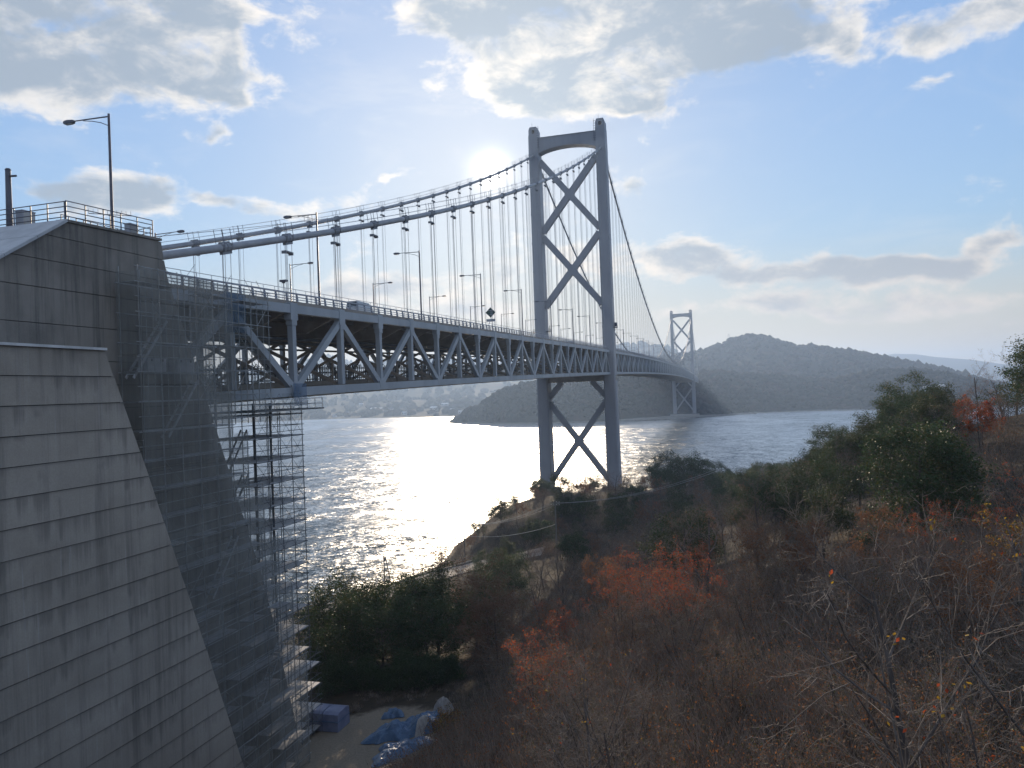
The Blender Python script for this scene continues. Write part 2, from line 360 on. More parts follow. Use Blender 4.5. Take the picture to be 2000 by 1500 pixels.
def f_water(t):
    p = coords(t)
    def nv(v, s, a, d=3, r=.6): return t.vec('MULTIPLY', t.vec('SUBTRACT', t.noise(v, s, d, r, 0, 1), (.5, .5, .5)), (a, a, 0))
    gust = t.noise(t.mapping(p, (1, .45, 1)), .010, 5, .6, .8); gm = t.ramp(gust, .36, .62, .30, 1.15)
    streaks = t.noise(t.mapping(p, (.5, 1.6, 1)), .028, 5, .65, 1.2); sm = t.ramp(streaks, .35, .62, .45, 1.0)
    s = t.vec('ADD', nv(t.mapping(p, (1, .7, 1)), .12, .9), t.vec('ADD', nv(p, .5, 1.3), nv(p, 1.9, 1.4, 2)))
    sc = t.n('ShaderNodeVectorMath', operation='SCALE'); t.l(s, sc.inputs[0]); t.l(t.math('MULTIPLY', gm, sm), sc.inputs['Scale'])
    N = t.vec('NORMALIZE', t.vec('ADD', sc.outputs[0], (0, 0, 1)))
    gl = t.n('ShaderNodeBsdfAnisotropic', distribution='BECKMANN')
    gl.inputs['Roughness'].default_value = .44; t.l(N, gl.inputs['Normal'])
    df = t.n('ShaderNodeBsdfDiffuse'); df.inputs[0].default_value = (.04, .058, .064, 1)
    fr = t.n('ShaderNodeFresnel'); fr.inputs[0].default_value = 1.33; t.l(N, fr.inputs['Normal'])
    mx = t.n('ShaderNodeMixShader'); t.l(fr.outputs[0], mx.inputs[0]); t.l(df.outputs[0], mx.inputs[1]); t.l(gl.outputs[0], mx.inputs[2]); return mx.outputs[0]
M['water'] = mat('rippled_sea_water', f_water)
def f_hill(a, b, c3):
    def fn(t):
        p = coords(t); n = t.noise(p, .035, 5, .6); n2 = t.noise(p, .2, 5, .7); n3 = t.noise(p, .012, 3, .5)
        c = t.mix(t.ramp(n2, .35, .65), a, b); c = t.mix(t.math('MULTIPLY', t.ramp(t.math('MULTIPLY', n, t.math('ADD', n3, .5)), .48, .66), .7), c, c3)
        return bsdf(t, c, .95, 0, n2, .8, .1, 2.0)
    return fn
M['hill'] = mat('wooded_hill', f_hill((.022, .027, .020), (.038, .042, .030), (.065, .046, .034)))
M['shore'] = mottled('shore_rock', (.16, .15, .135), (.28, .26, .24), .3, .9)
# ------------------------------------------------------------------ noise for terrain
_rng = np.random.default_rng(11)
_perm = _rng.random((256, 256)).astype(np.float64)
def vnoise(x, y):
    xi = np.floor(x).astype(int); yi = np.floor(y).astype(int); fx = x-xi; fy = y-yi
    fx = fx*fx*(3-2*fx); fy = fy*fy*(3-2*fy)
    a = _perm[xi & 255, yi & 255]; b = _perm[(xi+1) & 255, yi & 255]; c = _perm[xi & 255, (yi+1) & 255]; d = _perm[(xi+1) & 255, (yi+1) & 255]
    return (a*(1-fx)+b*fx)*(1-fy)+(c*(1-fx)+d*fx)*fy
def fbm(x, y, o=4):
    s = 0; a = .5
    for i in range(o): s = s+a*(vnoise(x*2**i+17*i, y*2**i+5*i)-.5); a *= .5
    return s

# ------------------------------------------------------------------ near shore: control points of the ground (x, y, z)
GP = np.array([(54, -284, 40.5), (54, -300, 42), (80, -290, 43), (54, -276, 35.5), (46, -268, 31), (54, -264, 31), (48, -262, 29), (43, -248, 26.5), (36, -238, 20.5),
    (54, -244, 30), (66, -262, 34), (90, -270, 40), (70, -236, 34), (54, -204, 25.5), (42, -215, 23.5), (64, -225, 31.5), (44, -226, 26), (54, -164, 20), (54, -124, 16), (54, -84, 13.5), (54, -44, 10),
    (80, -187, 36.5), (86, -160, 36.5), (83, -126, 28), (73, -85, 19), (75, -45, 13), (97, -130, 23), (110, -100, 4), (120, -60, -3), (100, -15, -4), (130, -150, 8), (105, -180, 39), (140, -190, 22), (110, -230, 40), (160, -240, 38), (170, -150, -3),
    (20, -224, 13), (26, -216, 13), (20, -212, 12.8), (29, -226, 14.3), (22, -236, 14), (16, -205, 12.2), (27, -200, 13), (0, -215, 12), (-15, -225, 11), (20, -250, 16), (30, -258, 20), (0, -260, 14), (27, -180, 11.5), (15, -165, 8), (19, -130, 9.5), (30, -150, 12), (-6, -141, 3.4), (-10, -113, 3.2), (-17, -123, 3.0), (-28, -150, 1.2), (-24, -136, 1.4), (4, -108, 4.6), (18, -106, 8), (-40, -170, 1.0), (-10, -175, 5), (-30, -200, 5), (-50, -200, 0), (-60, -230, 1), (-38, -148, -1.5), (-30, -125, -2), (-50, -160, -2),
    (-5, -95, 9), (4, -80, 13), (-14, -92, 3), (-21, -98, -1.5), (-16, -60, 7), (-24, -60, -1.5), (0, -50, 9.5), (-15, -25, 6.5), (-22, -25, -1), (12, -5, 5.5), (0, -12, 5.0), (-14, 5, 3), (30, -26, 7.5), (13, 12, 2.5), (-5, 18, -2), (30, 12, 0), (50, 0, 0), (35, 30, -4), (0, 40, -5), (75, -10, -1), (40, -60, 13), (25, -75, 14), (-70, -120, -5), (-70, -40, -5), (-80, -200, -3), (-80, 40, -6), (180, 0, -6), (180, -100, -6), (-80, -300, 6), (0, -310, 20), (180, -310, 44)], float)
def _tps_fit(P):
    n = len(P); d = np.hypot(P[:, None, 0]-P[None, :, 0], P[:, None, 1]-P[None, :, 1])
    K = np.where(d > 0, d**2*np.log(d+1e-9), 0)+np.eye(n)*60.0
    A = np.zeros((n+3, n+3)); A[:n, :n] = K; A[:n, n] = 1; A[:n, n+1:] = P[:, :2]; A[n:, :n] = A[:n, n:].T
    return np.linalg.solve(A, np.concatenate([P[:, 2], np.zeros(3)]))
_tw = _tps_fit(GP)
def ground_np(x, y):
    x = np.asarray(x, float); y = np.asarray(y, float); sh = x.shape; x = x.ravel(); y = y.ravel()
    d = np.hypot(x[:, None]-GP[None, :, 0], y[:, None]-GP[None, :, 1])
    z = (np.where(d > 0, d**2*np.log(d+1e-9), 0))@_tw[:-3]+_tw[-3]+_tw[-2]*x+_tw[-1]*y
    flat = np.exp(-(((x-21.5)/9)**2+((y+224)/13)**2)**2)
    return (z+fbm(x/14, y/14)*1.4*(1-flat)).reshape(sh)
def ground(x, y): return float(ground_np(np.array([x]), np.array([y]))[0])

gx = np.arange(-80, 182, 2.5); gy = np.arange(-312, 45, 2.5)
X, Y = np.meshgrid(gx, gy, indexing='ij'); Z = ground_np(X, Y)
Z = np.maximum(Z, -6)
ni, nj = X.shape
idx = np.arange(ni*nj).reshape(ni, nj)
F = np.stack([idx[:-1, :-1], idx[1:, :-1], idx[1:, 1:], idx[:-1, 1:]], -1).reshape(-1, 4)
g = link('ground', np_mesh('ground', np.stack([X, Y, Z], -1).reshape(-1, 3), F, M['ground'], smooth=True)); tag(g, kind='structure')

# ------------------------------------------------------------------ sea
s = 6900
sea = MB().add([(-s, -s, 0), (s, -s, 0), (s, s, 0), (-s, s, 0)], [(0, 1, 2, 3)])
tag(obj('sea_water', sea, M['water']), kind='structure')
bed = MB().add([(-s, -s, -7), (s, -s, -7), (s, s, -7), (-s, s, -7)], [(0, 1, 2, 3)])
tag(obj('seabed_ground', bed, M['ground']), kind='structure')

# ------------------------------------------------------------------ far shores: each hill a loft from its shore over its ridge
def resample(P, n):
    P = np.asarray(P, float); d = np.concatenate([[0], np.cumsum(np.hypot(*(P[1:, :2]-P[:-1, :2]).T))]); t = np.linspace(0, d[-1], n)
    return np.stack([np.interp(t, d, P[:, k]) for k in range(P.shape[1])], 1)
HILLS = {}
def hill(name, front, ridge, depth, n=140, m=34, amp=.10, rough=0.02, sc=60., pw=.8):
    fr = resample([(p[0], p[1]) for p in front], n); rd = resample(ridge, n)
    t = np.linspace(0, 1, m)[None, :, None]
    away = rd[:, :2]-np.array(CAM[:2]); away /= np.linalg.norm(away, axis=1)[:, None]
    back = rd[:, :2]+away*depth
    th = .62
    u = np.clip(t/th, 0, 1); w2 = np.clip((t-th)/(1-th), 0, 1)
    XY = fr[:, None, :]*(1-u)+rd[:, None, :2]*u; XY = XY*(1-w2)+back[:, None, :]*w2
    zr = rd[:, 2][:, None]; uu = u[..., 0]; ww = w2[..., 0]
    z = zr*(uu**pw*(1-.25*np.sin(uu*math.pi)*0))*(1-ww**1.5)
    nz = fbm(XY[..., 0]/sc, XY[..., 1]/sc, 5)
    z = z*(1+amp*4*nz*np.sin(np.clip(uu, 0, 1)*math.pi)**.8*(1-ww))+nz*zr*rough*6*uu
    z = z-2.0*(1-uu)-4*ww+(uu > .02)*(uu < .06)*1.5
    v = np.concatenate([XY, z[..., None]], -1)
    idx = np.arange(n*m).reshape(n, m)
    F = np.stack([idx[:-1, :-1], idx[1:, :-1], idx[1:, 1:], idx[:-1, 1:]], -1).reshape(-1, 4)
    o = link(name, np_mesh(name, v.reshape(-1, 3), F[:, ::-1], M['hill'], smooth=True)); tag(o, kind='structure')
    HILLS[name] = v
    return v
A_ridge = [(-337.2, 797.6, 3.4), (-314.1, 784.6, 18.4), (-292.7, 781.2, 24.6), (-273.5, 776.8, 37.6), (-253.9, 772.2, 45.8), (-219.0, 771.5, 52.6), (-168.7, 783.2, 58.7), (-92.5, 816.5, 60.2), (-6.9, 834.5, 50.8), (17.5, 845.6, 40.0), (41.8, 836.1, 20.8), (68.9, 826.1, 4.8), (92.6, 825.5, 0.4)]
A_front = [(-352, 800), (-322.0, 775), (-291.6, 745), (-260.7, 722.0), (-223.6, 698.5), (-183.5, 682), (-151.6, 683), (-100, 690), (-62, 735), (-30, 781), (9.9, 784), (41.5, 788), (68.3, 800), (94, 814)]
B_ridge = [(-8.4, 1014.7, 50.3), (16.9, 1015.7, 61.2), (49.8, 1016.2, 63.2), (105.7, 1015.2, 54.0), (167.8, 1011.2, 47.2), (220.0, 1005.6, 39.3), (256.7, 1000.3, 48.9), (299.0, 992.9, 53.3), (339.5, 984.5, 49.8), (371.9, 976.8, 44.4), (402.9, 968.5, 33.2), (438.7, 958.0, 20.6), (500, 930, 12)]
B_front = [(-8.1, 818.1), (19.6, 834.6), (47.8, 848), (97.1, 852.7), (153.2, 861), (198.3, 850.0), (229.9, 843.2), (264.4, 823.3), (296.9, 804.4), (325.1, 798.6), (357.0, 808.9), (393.3, 814.8), (470, 800)]
C_ridge = [(-330, 1420, 90), (-244.7, 1440.5, 102.3), (-164.3, 1452.5, 102.3), (-84.4, 1460.7, 104.5), (-11.0, 1465.0, 111.4), (39.5, 1466.1, 127.1), (72.7, 1466.1, 134.4), (105.5, 1465.5, 142.7), (137.4, 1464.2, 139.7), (168.7, 1462.4, 129.0), (199.6, 1460.1, 119.4), (250.3, 1455.2, 112.0), (299.6, 1448.9, 100.5), (347.5, 1441.4, 90.2), (403.0, 1431.1, 74.4), (465.0, 1417.3, 57.7), (523.8, 1402.0, 34.5), (595.4, 1380.4, 11.6)]
C_front = [(-260, 1000), (-173.9, 1016.4), (-113.3, 1025.6), (-53.2, 1031.8), (1.9, 1035.2), (64.2, 1036.2), (112.9, 1034.9), (160.3, 1031.9), (236.3, 1023.6), (314.9, 1010.2), (407.2, 988.1), (500, 960)]
D_ridge = [(600, 4900, 60), (750.5, 4869.4, 118.8), (924.9, 4842.8, 161.1), (1051.3, 4819.7, 185.6), (1172.8, 4794.4, 175.5), (1277.2, 4770.3, 151.0), (1453.5, 4724.3, 125.9), (1573.6, 4689.2, 95.4), (1689.9, 4652.2, 83.3), (1866.7, 4590.0, 65.2), (2111.2, 4492.0, 42.9), (2600, 4300, 60), (3000, 4050, 30)]
D_front = [(480, 4000), (623.5, 3978.3), (766.3, 3956.8), (870.0, 3938.1), (1057.8, 3897.4), (1304.6, 3830.4), (1547.8, 3748.4), (1750.9, 3667.2), (2100, 3500), (2500, 3300)]
E_ridge = [(-2500, 1300, 90), (-2200, 1700, 110), (-1910.4, 1983.6, 136.3), (-1708.5, 2143.9, 138.3), (-1573.5, 2236.4, 152.7), (-1509.4, 2276.6, 186.5), (-1444.2, 2315.3, 194.3), (-1385.6, 2348.2, 202.3), (-1327.1, 2379.4, 169.8), (-1221.5, 2431.5, 181.1), (-1131.2, 2472.2, 184.0), (-1020.7, 2517.1, 168.0), (-906.8, 2558.2, 175.8), (-753.0, 2605.6, 153.7), (-556.5, 2653.4, 160.8), (-337.5, 2690.5, 205.5), (-258.9, 2699.8, 209.8), (-181.4, 2707.0, 199.0), (-133.7, 2710.3, 178.8), (-77.4, 2713.3, 140.5), (25.5, 2716.1, 96.5), (200, 2700, 60)]
E_front = [(-1500, 600), (-1150, 900), (-905, 1040), (-805.5, 1077.5), (-784.6, 1110), (-659.5, 1105.6), (-528.8, 1063), (-423.6, 1028.6), (-330, 1030), (-200, 1080), (-60, 1200), (100, 1300)]
hill('pale_far_hill', D_front, D_ridge, 500, 90, 20, .05, .006, 300)
hill('far_left_hill', E_front, E_ridge, 500, 170, 40, .16, .008, 160, 1.5)
hill('peak_hill', C_front, C_ridge, 300, 150, 40, .12, .010, 70, .9)
hill('mid_shore_hill', B_front, B_ridge, 140, 140, 30, .14, .012, 45, .75)
hill('headland_hill', A_front, A_ridge, 120, 150, 30, .10, .010, 40, .65)

# rocky shore strips at the foot of the headland and the mid hills
def shore_strip(name, line, wdt, h):
    P = resample([(p[0], p[1]) for p in line], 160); mb = MB(); dirn = P-np.array(CAM[:2]); dirn /= np.linalg.norm(dirn, axis=1)[:, None]
    vs = []; 
    for i, (p, d) in enumerate(zip(P, dirn)):
        j = 1.6*float(fbm(np.array(p[0]/9), np.array(p[1]/9)))
        for t, z in ((-.5, -1.2), (.15+j*.2, h*.7+j), (.6, h+j), (1.6, h+.6)): vs.append((p[0]+d[0]*wdt*t, p[1]+d[1]*wdt*t, z))
    fs = [(i*4+k, i*4+k+1, i*4+k+5, i*4+k+4) for i in range(len(P)-1) for k in range(3)]
    mb.add(vs, fs); tag(obj(name, mb, M['shore']), kind='structure')
tag(obj('headland_apron_ground', MB().prism([(-95, 692), (-60, 684), (-15, 694), (12, 722), (40, 760), (66, 795), (60, 812), (-70, 812)], -2, 1.7, 'Z'), M['shore']), kind='structure')
shore_strip('headland_shore', A_front, 7, 1.6); shore_strip('mid_hill_shore', B_front, 8, 1.3)

# ------------------------------------------------------------------ woods on the far hills: lumpy crowns, nobody could count them
def ico(sub):
    import bmesh
    bm = bmesh.new(); bmesh.ops.create_icosphere(bm, subdivisions=sub, radius=1); v = np.array([p.co[:] for p in bm.verts]); bm.verts.index_update()
    f = np.array([[q.index for q in p.verts] for p in bm.faces]); bm.free(); return v, f
IV1, IF1 = ico(1); IV2, IF2 = ico(2)
M['canopy'] = mat('far_canopy', f_hill((.018, .023, .016), (.032, .036, .024), (.062, .042, .030)))
def woods(name, v, count, rmin, rmax, hi=False, seed=1, tmax=.72, ridge_share=.25):
    rg = np.random.default_rng(seed); n, m = v.shape[:2]
    i = rg.random(count)*(n-1.001); j = (.03+rg.random(count)*(tmax-.03))*(m-1.001)
    k = int(count*ridge_share); j[:k] = (.56+rg.random(k)*.10)*(m-1.001)
    i0 = i.astype(int); j0 = j.astype(int); a = (i-i0)[:, None]; b = (j-j0)[:, None]
    P = (v[i0, j0]*(1-a)+v[i0+1, j0]*a)*(1-b)+(v[i0, j0+1]*(1-a)+v[i0+1, j0+1]*a)*b
    P = P[P[:, 2] > 1.0]; count = len(P)
    bv, bf = (IV2, IF2) if hi else (IV1, IF1)
    r = rmin+(rmax-rmin)*rg.random(count)**2
    S = r[:, None]*np.stack([rg.uniform(.8, 1.25, count), rg.uniform(.8, 1.25, count), rg.uniform(.7, 1.25, count)], 1)
    jit = 1+rg.normal(0, .16, (count, len(bv)))
    V = bv[None]*jit[..., None]*S[:, None, :]; ang = rg.random(count)*6.28; c, s_ = np.cos(ang)[:, None], np.sin(ang)[:, None]
    x = V[..., 0]*c-V[..., 1]*s_; y = V[..., 0]*s_+V[..., 1]*c
    V = np.stack([x, y, V[..., 2]], -1)+P[:, None, :]+np.array([0, 0, .15])*r[:, None, None]
    Fc = (bf[None]+(np.arange(count)*len(bv))[:, None, None]).reshape(-1, 3)
    o = link(name, np_mesh(name, V.reshape(-1, 3), Fc, M['canopy'], smooth=True)); tag(o, kind='stuff'); return o
woods('headland_woods', HILLS['headland_hill'], 3000, 2.0, 5.0, False, 1, .70)
woods('mid_shore_woods', HILLS['mid_shore_hill'], 2600, 2.5, 6.0, False, 2, .70)
woods('peak_woods', HILLS['peak_hill'], 3400, 3.5, 8.5, False, 3, .72)
woods('far_left_woods', HILLS['far_left_hill'], 2600, 6, 15, False, 4, .70)

# ------------------------------------------------------------------ the air over the strait
def f_vol():
    m = bpy.data.materials.new('haze_air'); m.use_nodes = True; nt = m.node_tree; nt.nodes.clear(); t = NT(nt)
    o = t.n('ShaderNodeOutputMaterial'); v = t.n('ShaderNodeVolumePrincipled'); v.inputs['Density'].default_value = HAZE_DENSITY
    v.inputs['Anisotropy'].default_value = HAZE_G; v.inputs['Color'].default_value = (.48, .67, 1.0, 1); t.l(v.outputs[0], o.inputs['Volume']); return m
hz = MB().box((0, 0, (225-9)/2), (14000, 14000, 225+9))
tag(obj('haze', hz, f_vol()), kind='stuff')
# ------------------------------------------------------------------ anchorage (concrete, cast in lifts with recessed joints)
anch = thing('bridge_anchorage', (0, -240, 12), 'huge battered concrete bridge anchorage with horizontal pour joints, left end of bridge', 'anchorage')
FRONT = [(55.85, -238.8), (53.07, -238.15), (43.7, -234.05), (28.3, -227.6), (14.0, -223.4), (8.0, -221.6)]       # z, y of the battered front
def y_front(z):
    zs = [p[0] for p in FRONT][::-1]; ys = [p[1] for p in FRONT][::-1]; return float(np.interp(z, zs, ys))
def y_roof(z): return max(-262.0, -247.0-(55.45-z)*(4.3/2.8))
joints = [55.45, 54.45, 52.95, 51.3, 49.2, 47.1]+[45.6-1.5*i for i in range(25)]
for i in range(len(joints)-1):
    z1, z0 = joints[i], joints[i+1]+.045
    if z0 < 8: break
    ft = lambda z: y_front(z)
    poly = [(y_roof(z0), z0), (ft(z0), z0)]
    for zb, yb in reversed(FRONT):
        if z0 < zb < z1: poly.append((yb, zb))
    top = z1 if i else 55.45
    poly += [(ft(top), top+(.3 if i == 0 else 0)), (y_roof(top), top)]
    zk = 55.45-(262-247)*2.8/4.3
    if z0 < zk < z1: poly.append((-262.0, zk))
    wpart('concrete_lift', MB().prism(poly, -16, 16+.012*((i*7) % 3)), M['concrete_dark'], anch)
core = [(-261.9, 6), (y_front(6)-.12, 6)]+[(y-.12, z) for z, y in reversed(FRONT[1:-1])]+[(-238.95, 55.3), (-247.1, 55.3), (-261.9, 45.6)]
wpart('joint_core', MB().prism(core, -15.9, 15.88), M['joint'], anch)
# front block standing before the main wall
FB = [(47.45, -248.3), (39.9, -245.2), (28.1, -240.6), (19.0, -237.2), (10.0, -233.9)]
def y_fb(z): return float(np.interp(z, [p[0] for p in FB][::-1], [p[1] for p in FB][::-1]))
fj = [47.45-1.513*i for i in range(26)]
for i in range(len(fj)-1):
    z1, z0 = fj[i], fj[i+1]+.045
    poly = [(-270, z0), (y_fb(z0), z0), (y_fb(z1), z1), (-270, z1)]
    wpart('concrete_lift', MB().prism(poly, 16.05, 20+.012*((i*5) % 3)), M['concrete'], anch)
wpart('joint_core', MB().prism([(-269.9, 9)]+[(y-.1, z) for z, y in reversed(FB)]+[(-269.9, 47.4)], 16.1, 19.9), M['joint'], anch)
wpart('coping', MB().box((18.1, -259.2, 47.52), (4.1, 21.9, .14)), M['coping'], anch)
# sloping roof slabs at the back and the cap over the side wall
rp = Vector((0, -4.3, -2.8)).normalized(); rn = Vector((0, -rp.z, rp.y)); rn = Vector((0, 2.8, -4.3)).normalized()*-1
for k in range(6):
    a = Vector((0, -246.9, 55.50))+rp*(k*2.55); b = a+rp*2.52
    wpart('roof_slab', MB().bar((0, a.y, a.z+.06), (0, b.y, b.z+.06), 32.5, .16, side=(0, -.55, .84)), M['roof'], anch)
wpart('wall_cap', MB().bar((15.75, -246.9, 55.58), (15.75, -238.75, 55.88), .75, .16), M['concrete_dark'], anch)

def railing(name, pts, label, h=1.25, rails=4, step=1.35, r=.032, group=None, cat='railing'):
    t = thing(name, pts[0], label, cat, group); rt = -Vector(pts[0])
    post = None
    for (p, q) in zip(pts[:-1], pts[1:]):
        p, q = Vector(p), Vector(q); n = max(1, round((q-p).length/step))
        for i in range(n+1 if q == Vector(pts[-1]) else n):
            c = p+(q-p)*i/n
            if post is None: post = MB().tube([(0, 0, 0), (0, 0, h)], r*1.25, 6).mesh('post', M['lamp'])
            link('post', post, t, tuple(c-Vector(pts[0])))
    for k in range(rails):
        z = h*(k+1)/rails-.02
        obj('rail', MB().tube([Vector(p)-Vector(pts[0])+Vector((0, 0, z)) for p in pts], r, 5), M['lamp'], t)
    return t
railing('guard_railing', [(10.4, -246.5, 55.6), (15.75, -246.6, 55.6)], 'thin dark guard railing along the anchorage roof ridge, left of the high corner')
railing('guard_railing', [(15.75, -246.5, 55.66), (15.75, -239.2, 55.95)], 'dark guard railing sloping along the anchorage wall top under the tall lamp')
railing('guard_railing', [(13.6, -244.8, 55.5), (13.6, -238.9, 55.5), (15.3, -238.9, 55.7)], 'closely barred inner railing around the cable hatch behind the tall lamp', 1.15, 3, .62, .028)

def cbox(loc, d, label):
    t = thing('control_box', loc, label, 'control box')
    obj('cabinet', MB().box((0, 0, d[2]/2+.15), d), M['rail'], t); obj('cabinet_lid', MB().box((0, 0, d[2]+.17), (d[0]+.08, d[1]+.08, .05)), M['rail'], t)
    for a in (-1, 1): obj('stand_leg', MB().box((0, a*d[1]*.35, .075), (.08, .08, .15)), M['lamp'], t)
    obj('cabinet_door', MB().box((d[0]/2+.012, 0, d[2]/2+.15), (.024, d[1]*.85, d[2]*.85)), M['lens'], t)
cbox((15.2, -240.6, 55.75), (.45, .75, .75), 'small grey control box behind the railing near the short end of the anchorage top')
cbox((11.6, -245.6, 55.55), (.6, .9, 1.1), 'larger grey control box beside the steel mast at the anchorage top')
t = thing('steel_mast', (11.0, -246.2, 55.45), 'thick dark steel mast at the far left end of the anchorage roof', 'mast')
obj('shaft', MB().tube([(0, 0, 0), (0, 0, 3.95)], [.2, .16], 12), M['lamp'], t); obj('cap', MB().tube([(0, 0, 3.95), (0, 0, 4.05)], [.19, .12], 12), M['lamp'], t)
obj('side_bracket', MB().tube([(.1, 0, 3.55), (.55, .1, 3.55)], .07, 8), M['lamp'], t); obj('base_plate', MB().box((0, 0, .03), (.6, .6, .06)), M['lamp'], t)
t = thing('antenna', (14.4, -241.6, 55.5), 'small rod antenna with many thin prongs beside the tall lamp', 'antenna')
obj('antenna_mast', MB().tube([(0, 0, 0), (0, 0, 1.75)], .035, 6), M['lamp'], t)
obj('boom', MB().tube([(-.9, -.9, 1.7), (1.0, 1.1, 1.75)], .025, 5), M['lamp'], t)
for i in range(10):
    u = -.9+i*.2; obj('prong', MB().tube([(u, u, 1.72), (u-.28, u+.28, 2.12)], .014, 4), M['lamp'], t)

# ------------------------------------------------------------------ bridge
ZT, ZB = 57.66, 3.099
def zd(y): return ZT+ZB*(1-((y-385)/385)**2)          # centre of the upper chord
DEP = 8.17
SIDE = 9.803
NODES = [-227.144+SIDE*k for k in range(-2, 24)]       # near side span
NODES[-1] = -2.6
MAIN = [2.6]+[2.6+(764.8/78)*k for k in range(1, 79)]
FARS = [772.6+SIDE*k for k in range(0, 25)]
bridge = thing('suspension_bridge', (0, 0, 0), 'long grey suspension bridge with two portal towers and a deep truss deck over the strait', 'bridge')
TX = 13.0
def tower(yc, base):
    tw = link('bridge_tower', None, bridge, (0, yc, 0))
    for sx in (-1, 1):
        xc = sx*12.85
        lb = base if isinstance(base, (int, float)) else base[0 if sx < 0 else 1]
        leg = MB()
        prof = [(lb, 4.7, 6.6), (46, 4.35, 6.4), (57, 4.2, 6.3), (58, 4.1, 6.2), (132, 3.8, 5.6)]
        for (z0, w0, d0), (z1, w1, d1) in zip(prof[:-1], prof[1:]):
            o = []
            for z, ww, dd in ((z0, w0, d0), (z1, w1, d1)):
                c = .45; o.append([(xc+a*ww/2, b*dd/2, z) for a, b in ((-1, -1+2*c/dd), (-1+2*c/ww, -1), (1-2*c/ww, -1), (1, -1+2*c/dd), (1, 1-2*c/dd), (1-2*c/ww, 1), (-1+2*c/ww, 1), (-1, 1-2*c/dd))])
            leg.add(o[0]+o[1], [(i, (i+1) % 8, (i+1) % 8+8, i+8) for i in range(8)])
        obj('tower_leg', leg, M['tower_paint'], tw)
        for z in (20, 33, 67, 78, 89, 100, 111, 122):      # welded joint bands
            ww = float(np.interp(z, [p[0] for p in prof], [p[1] for p in prof])); dd = float(np.interp(z, [p[0] for p in prof], [p[2] for p in prof]))
            obj('joint_band', MB().box((xc, 0, z), (ww+.04, dd+.04, .35)), M['tower_paint'], tw)
        # saddle housing with a see-through opening
        hd = MB()
        for zz in ((132, 141.2),): hd.prism([(xc-1.9, 132), (xc+1.9, 132), (xc+1.75, 141.4), (xc-1.75, 141.4)], -2.8, 2.8, 'Y')
        hd.box((xc-1.15, 0, 142.5), (1.15, 4.6, 2.2)); hd.box((xc+1.15, 0, 142.5), (1.15, 4.6, 2.2))
        hd.prism([(xc-1.72, 143.6), (xc+1.72, 143.6), (xc+1.3, 144.7), (xc-1.3, 144.7)], -2.2, 2.2, 'Y')
        hd.box((xc, 0, 141.75), (1.2, 4.4, .7))
        obj('saddle_housing', hd, M['tower_paint'], tw)
        obj('lightning_rod', MB().tube([(xc-.8, 0, 144.6), (xc-.8, 0, 147.2)], .05, 5), M['lamp'], tw)
        lad = MB()
        for q in range(9): lad.box((xc-sx*2.0, -2.9, 136.5+q*.9), (.9, .12, .1)); lad.box((xc-sx*2.2, -2.9, 136.9+q*.9), (.1, .12, .8))
        obj('ladder_cage', lad, M['lamp'], tw)
        if yc < 10:                                         # little inspection balconies just above the deck
            for s2 in ((-1, 1) if sx < 0 else (1,)):
                bal = MB().box((xc+s2*2.65, 0, 66.4), (1.1, 3.4, .18))
                for zz in (66.9, 67.5): bal.box((xc+s2*3.16, 0, zz), (.06, 3.4, .06))
                for yy in (-1.65, -.55, .55, 1.65): bal.box((xc+s2*3.16, yy, 67.0), (.06, .06, 1.1))
                if sx > 0: bal.box((xc+2.7, .3, 67.6), (.9, 1.4, 1.5))
                obj('inspection_balcony', bal, M['lamp'], tw)
    # upper portal beam with an arched soffit
    up = [(-11, 140.15), (11, 140.15), (11, 134.55)]; n = 14
    for i in range(n+1):
        u = 1-2*i/n; up.append((10.6*u, 134.55+1.75*(1-u**2)**.8))
    up.append((-11, 134.55)); pb = []
    for q in up:
        if not pb or (abs(q[0]-pb[-1][0])+abs(q[1]-pb[-1][1])) > 1e-3: pb.append(q)
    obj('portal_beam', MB().prism(pb, -2.2, 2.2, 'Y'), M['tower_paint'], tw)
    obj('beam_flange', MB().box((0, 0, 140.23), (21.5, 4.9, .16)), M['tower_paint'], tw)
    obj('cross_beam', MB().box((0, 0, 47.75), (30.2 if yc < 10 else 26, 3.6, 2.0)), M['underside'], tw)
    def brace(x0, z0, x1, z1, th=2.3):
        obj('brace', MB().bar((x0, 0, z0), (x1, 0, z1), 2.0, th, side=(0, 0, 1)), M['tower_paint'], tw)
    xi = 10.9
    brace(-xi, 131.6, xi, 104.4); brace(-xi, 104.4, -.9, 117.0); brace(.9, 119.0, xi, 131.6)
    brace(-xi, 102.6, xi, 75.8); brace(-xi, 75.8, -.9, 88.2); brace(.9, 90.2, xi, 102.6)
    brace(-xi, 40.9, -5.8, 46.8, 1.9); brace(xi, 40.9, 5.8, 46.8, 1.9)
    brace(-xi, 39.2, xi, 9.6, 2.0); brace(-xi, 9.6, -.9, 23.3, 2.0); brace(.9, 25.6, xi, 39.2, 2.0)
    for x, z in ((0, 118.0), (0, 89.2), (0, 24.4)):
        obj('gusset_plate', MB().prism([(x-1.9, z), (x, z-2.2), (x+1.9, z), (x, z+2.2)], -1.05, 1.05, 'Y'), M['tower_paint'], tw)
    return tw
tower(0.0, (5.2, 7.0)); tower(770.0, 5.0)
for yc, zb, nm in ((0.0, 7.0, 'near'), (770.0, 4.0, 'far')):
    b = MB(); b.box((0, yc, zb/2-1), (38, 14, zb+2)) if nm == 'far' else [b.box((sx*12.85, yc, 3), (8, 10, 7)) for sx in (-1, 1)]
    obj('tower_footing', b, M['rock'], bridge)

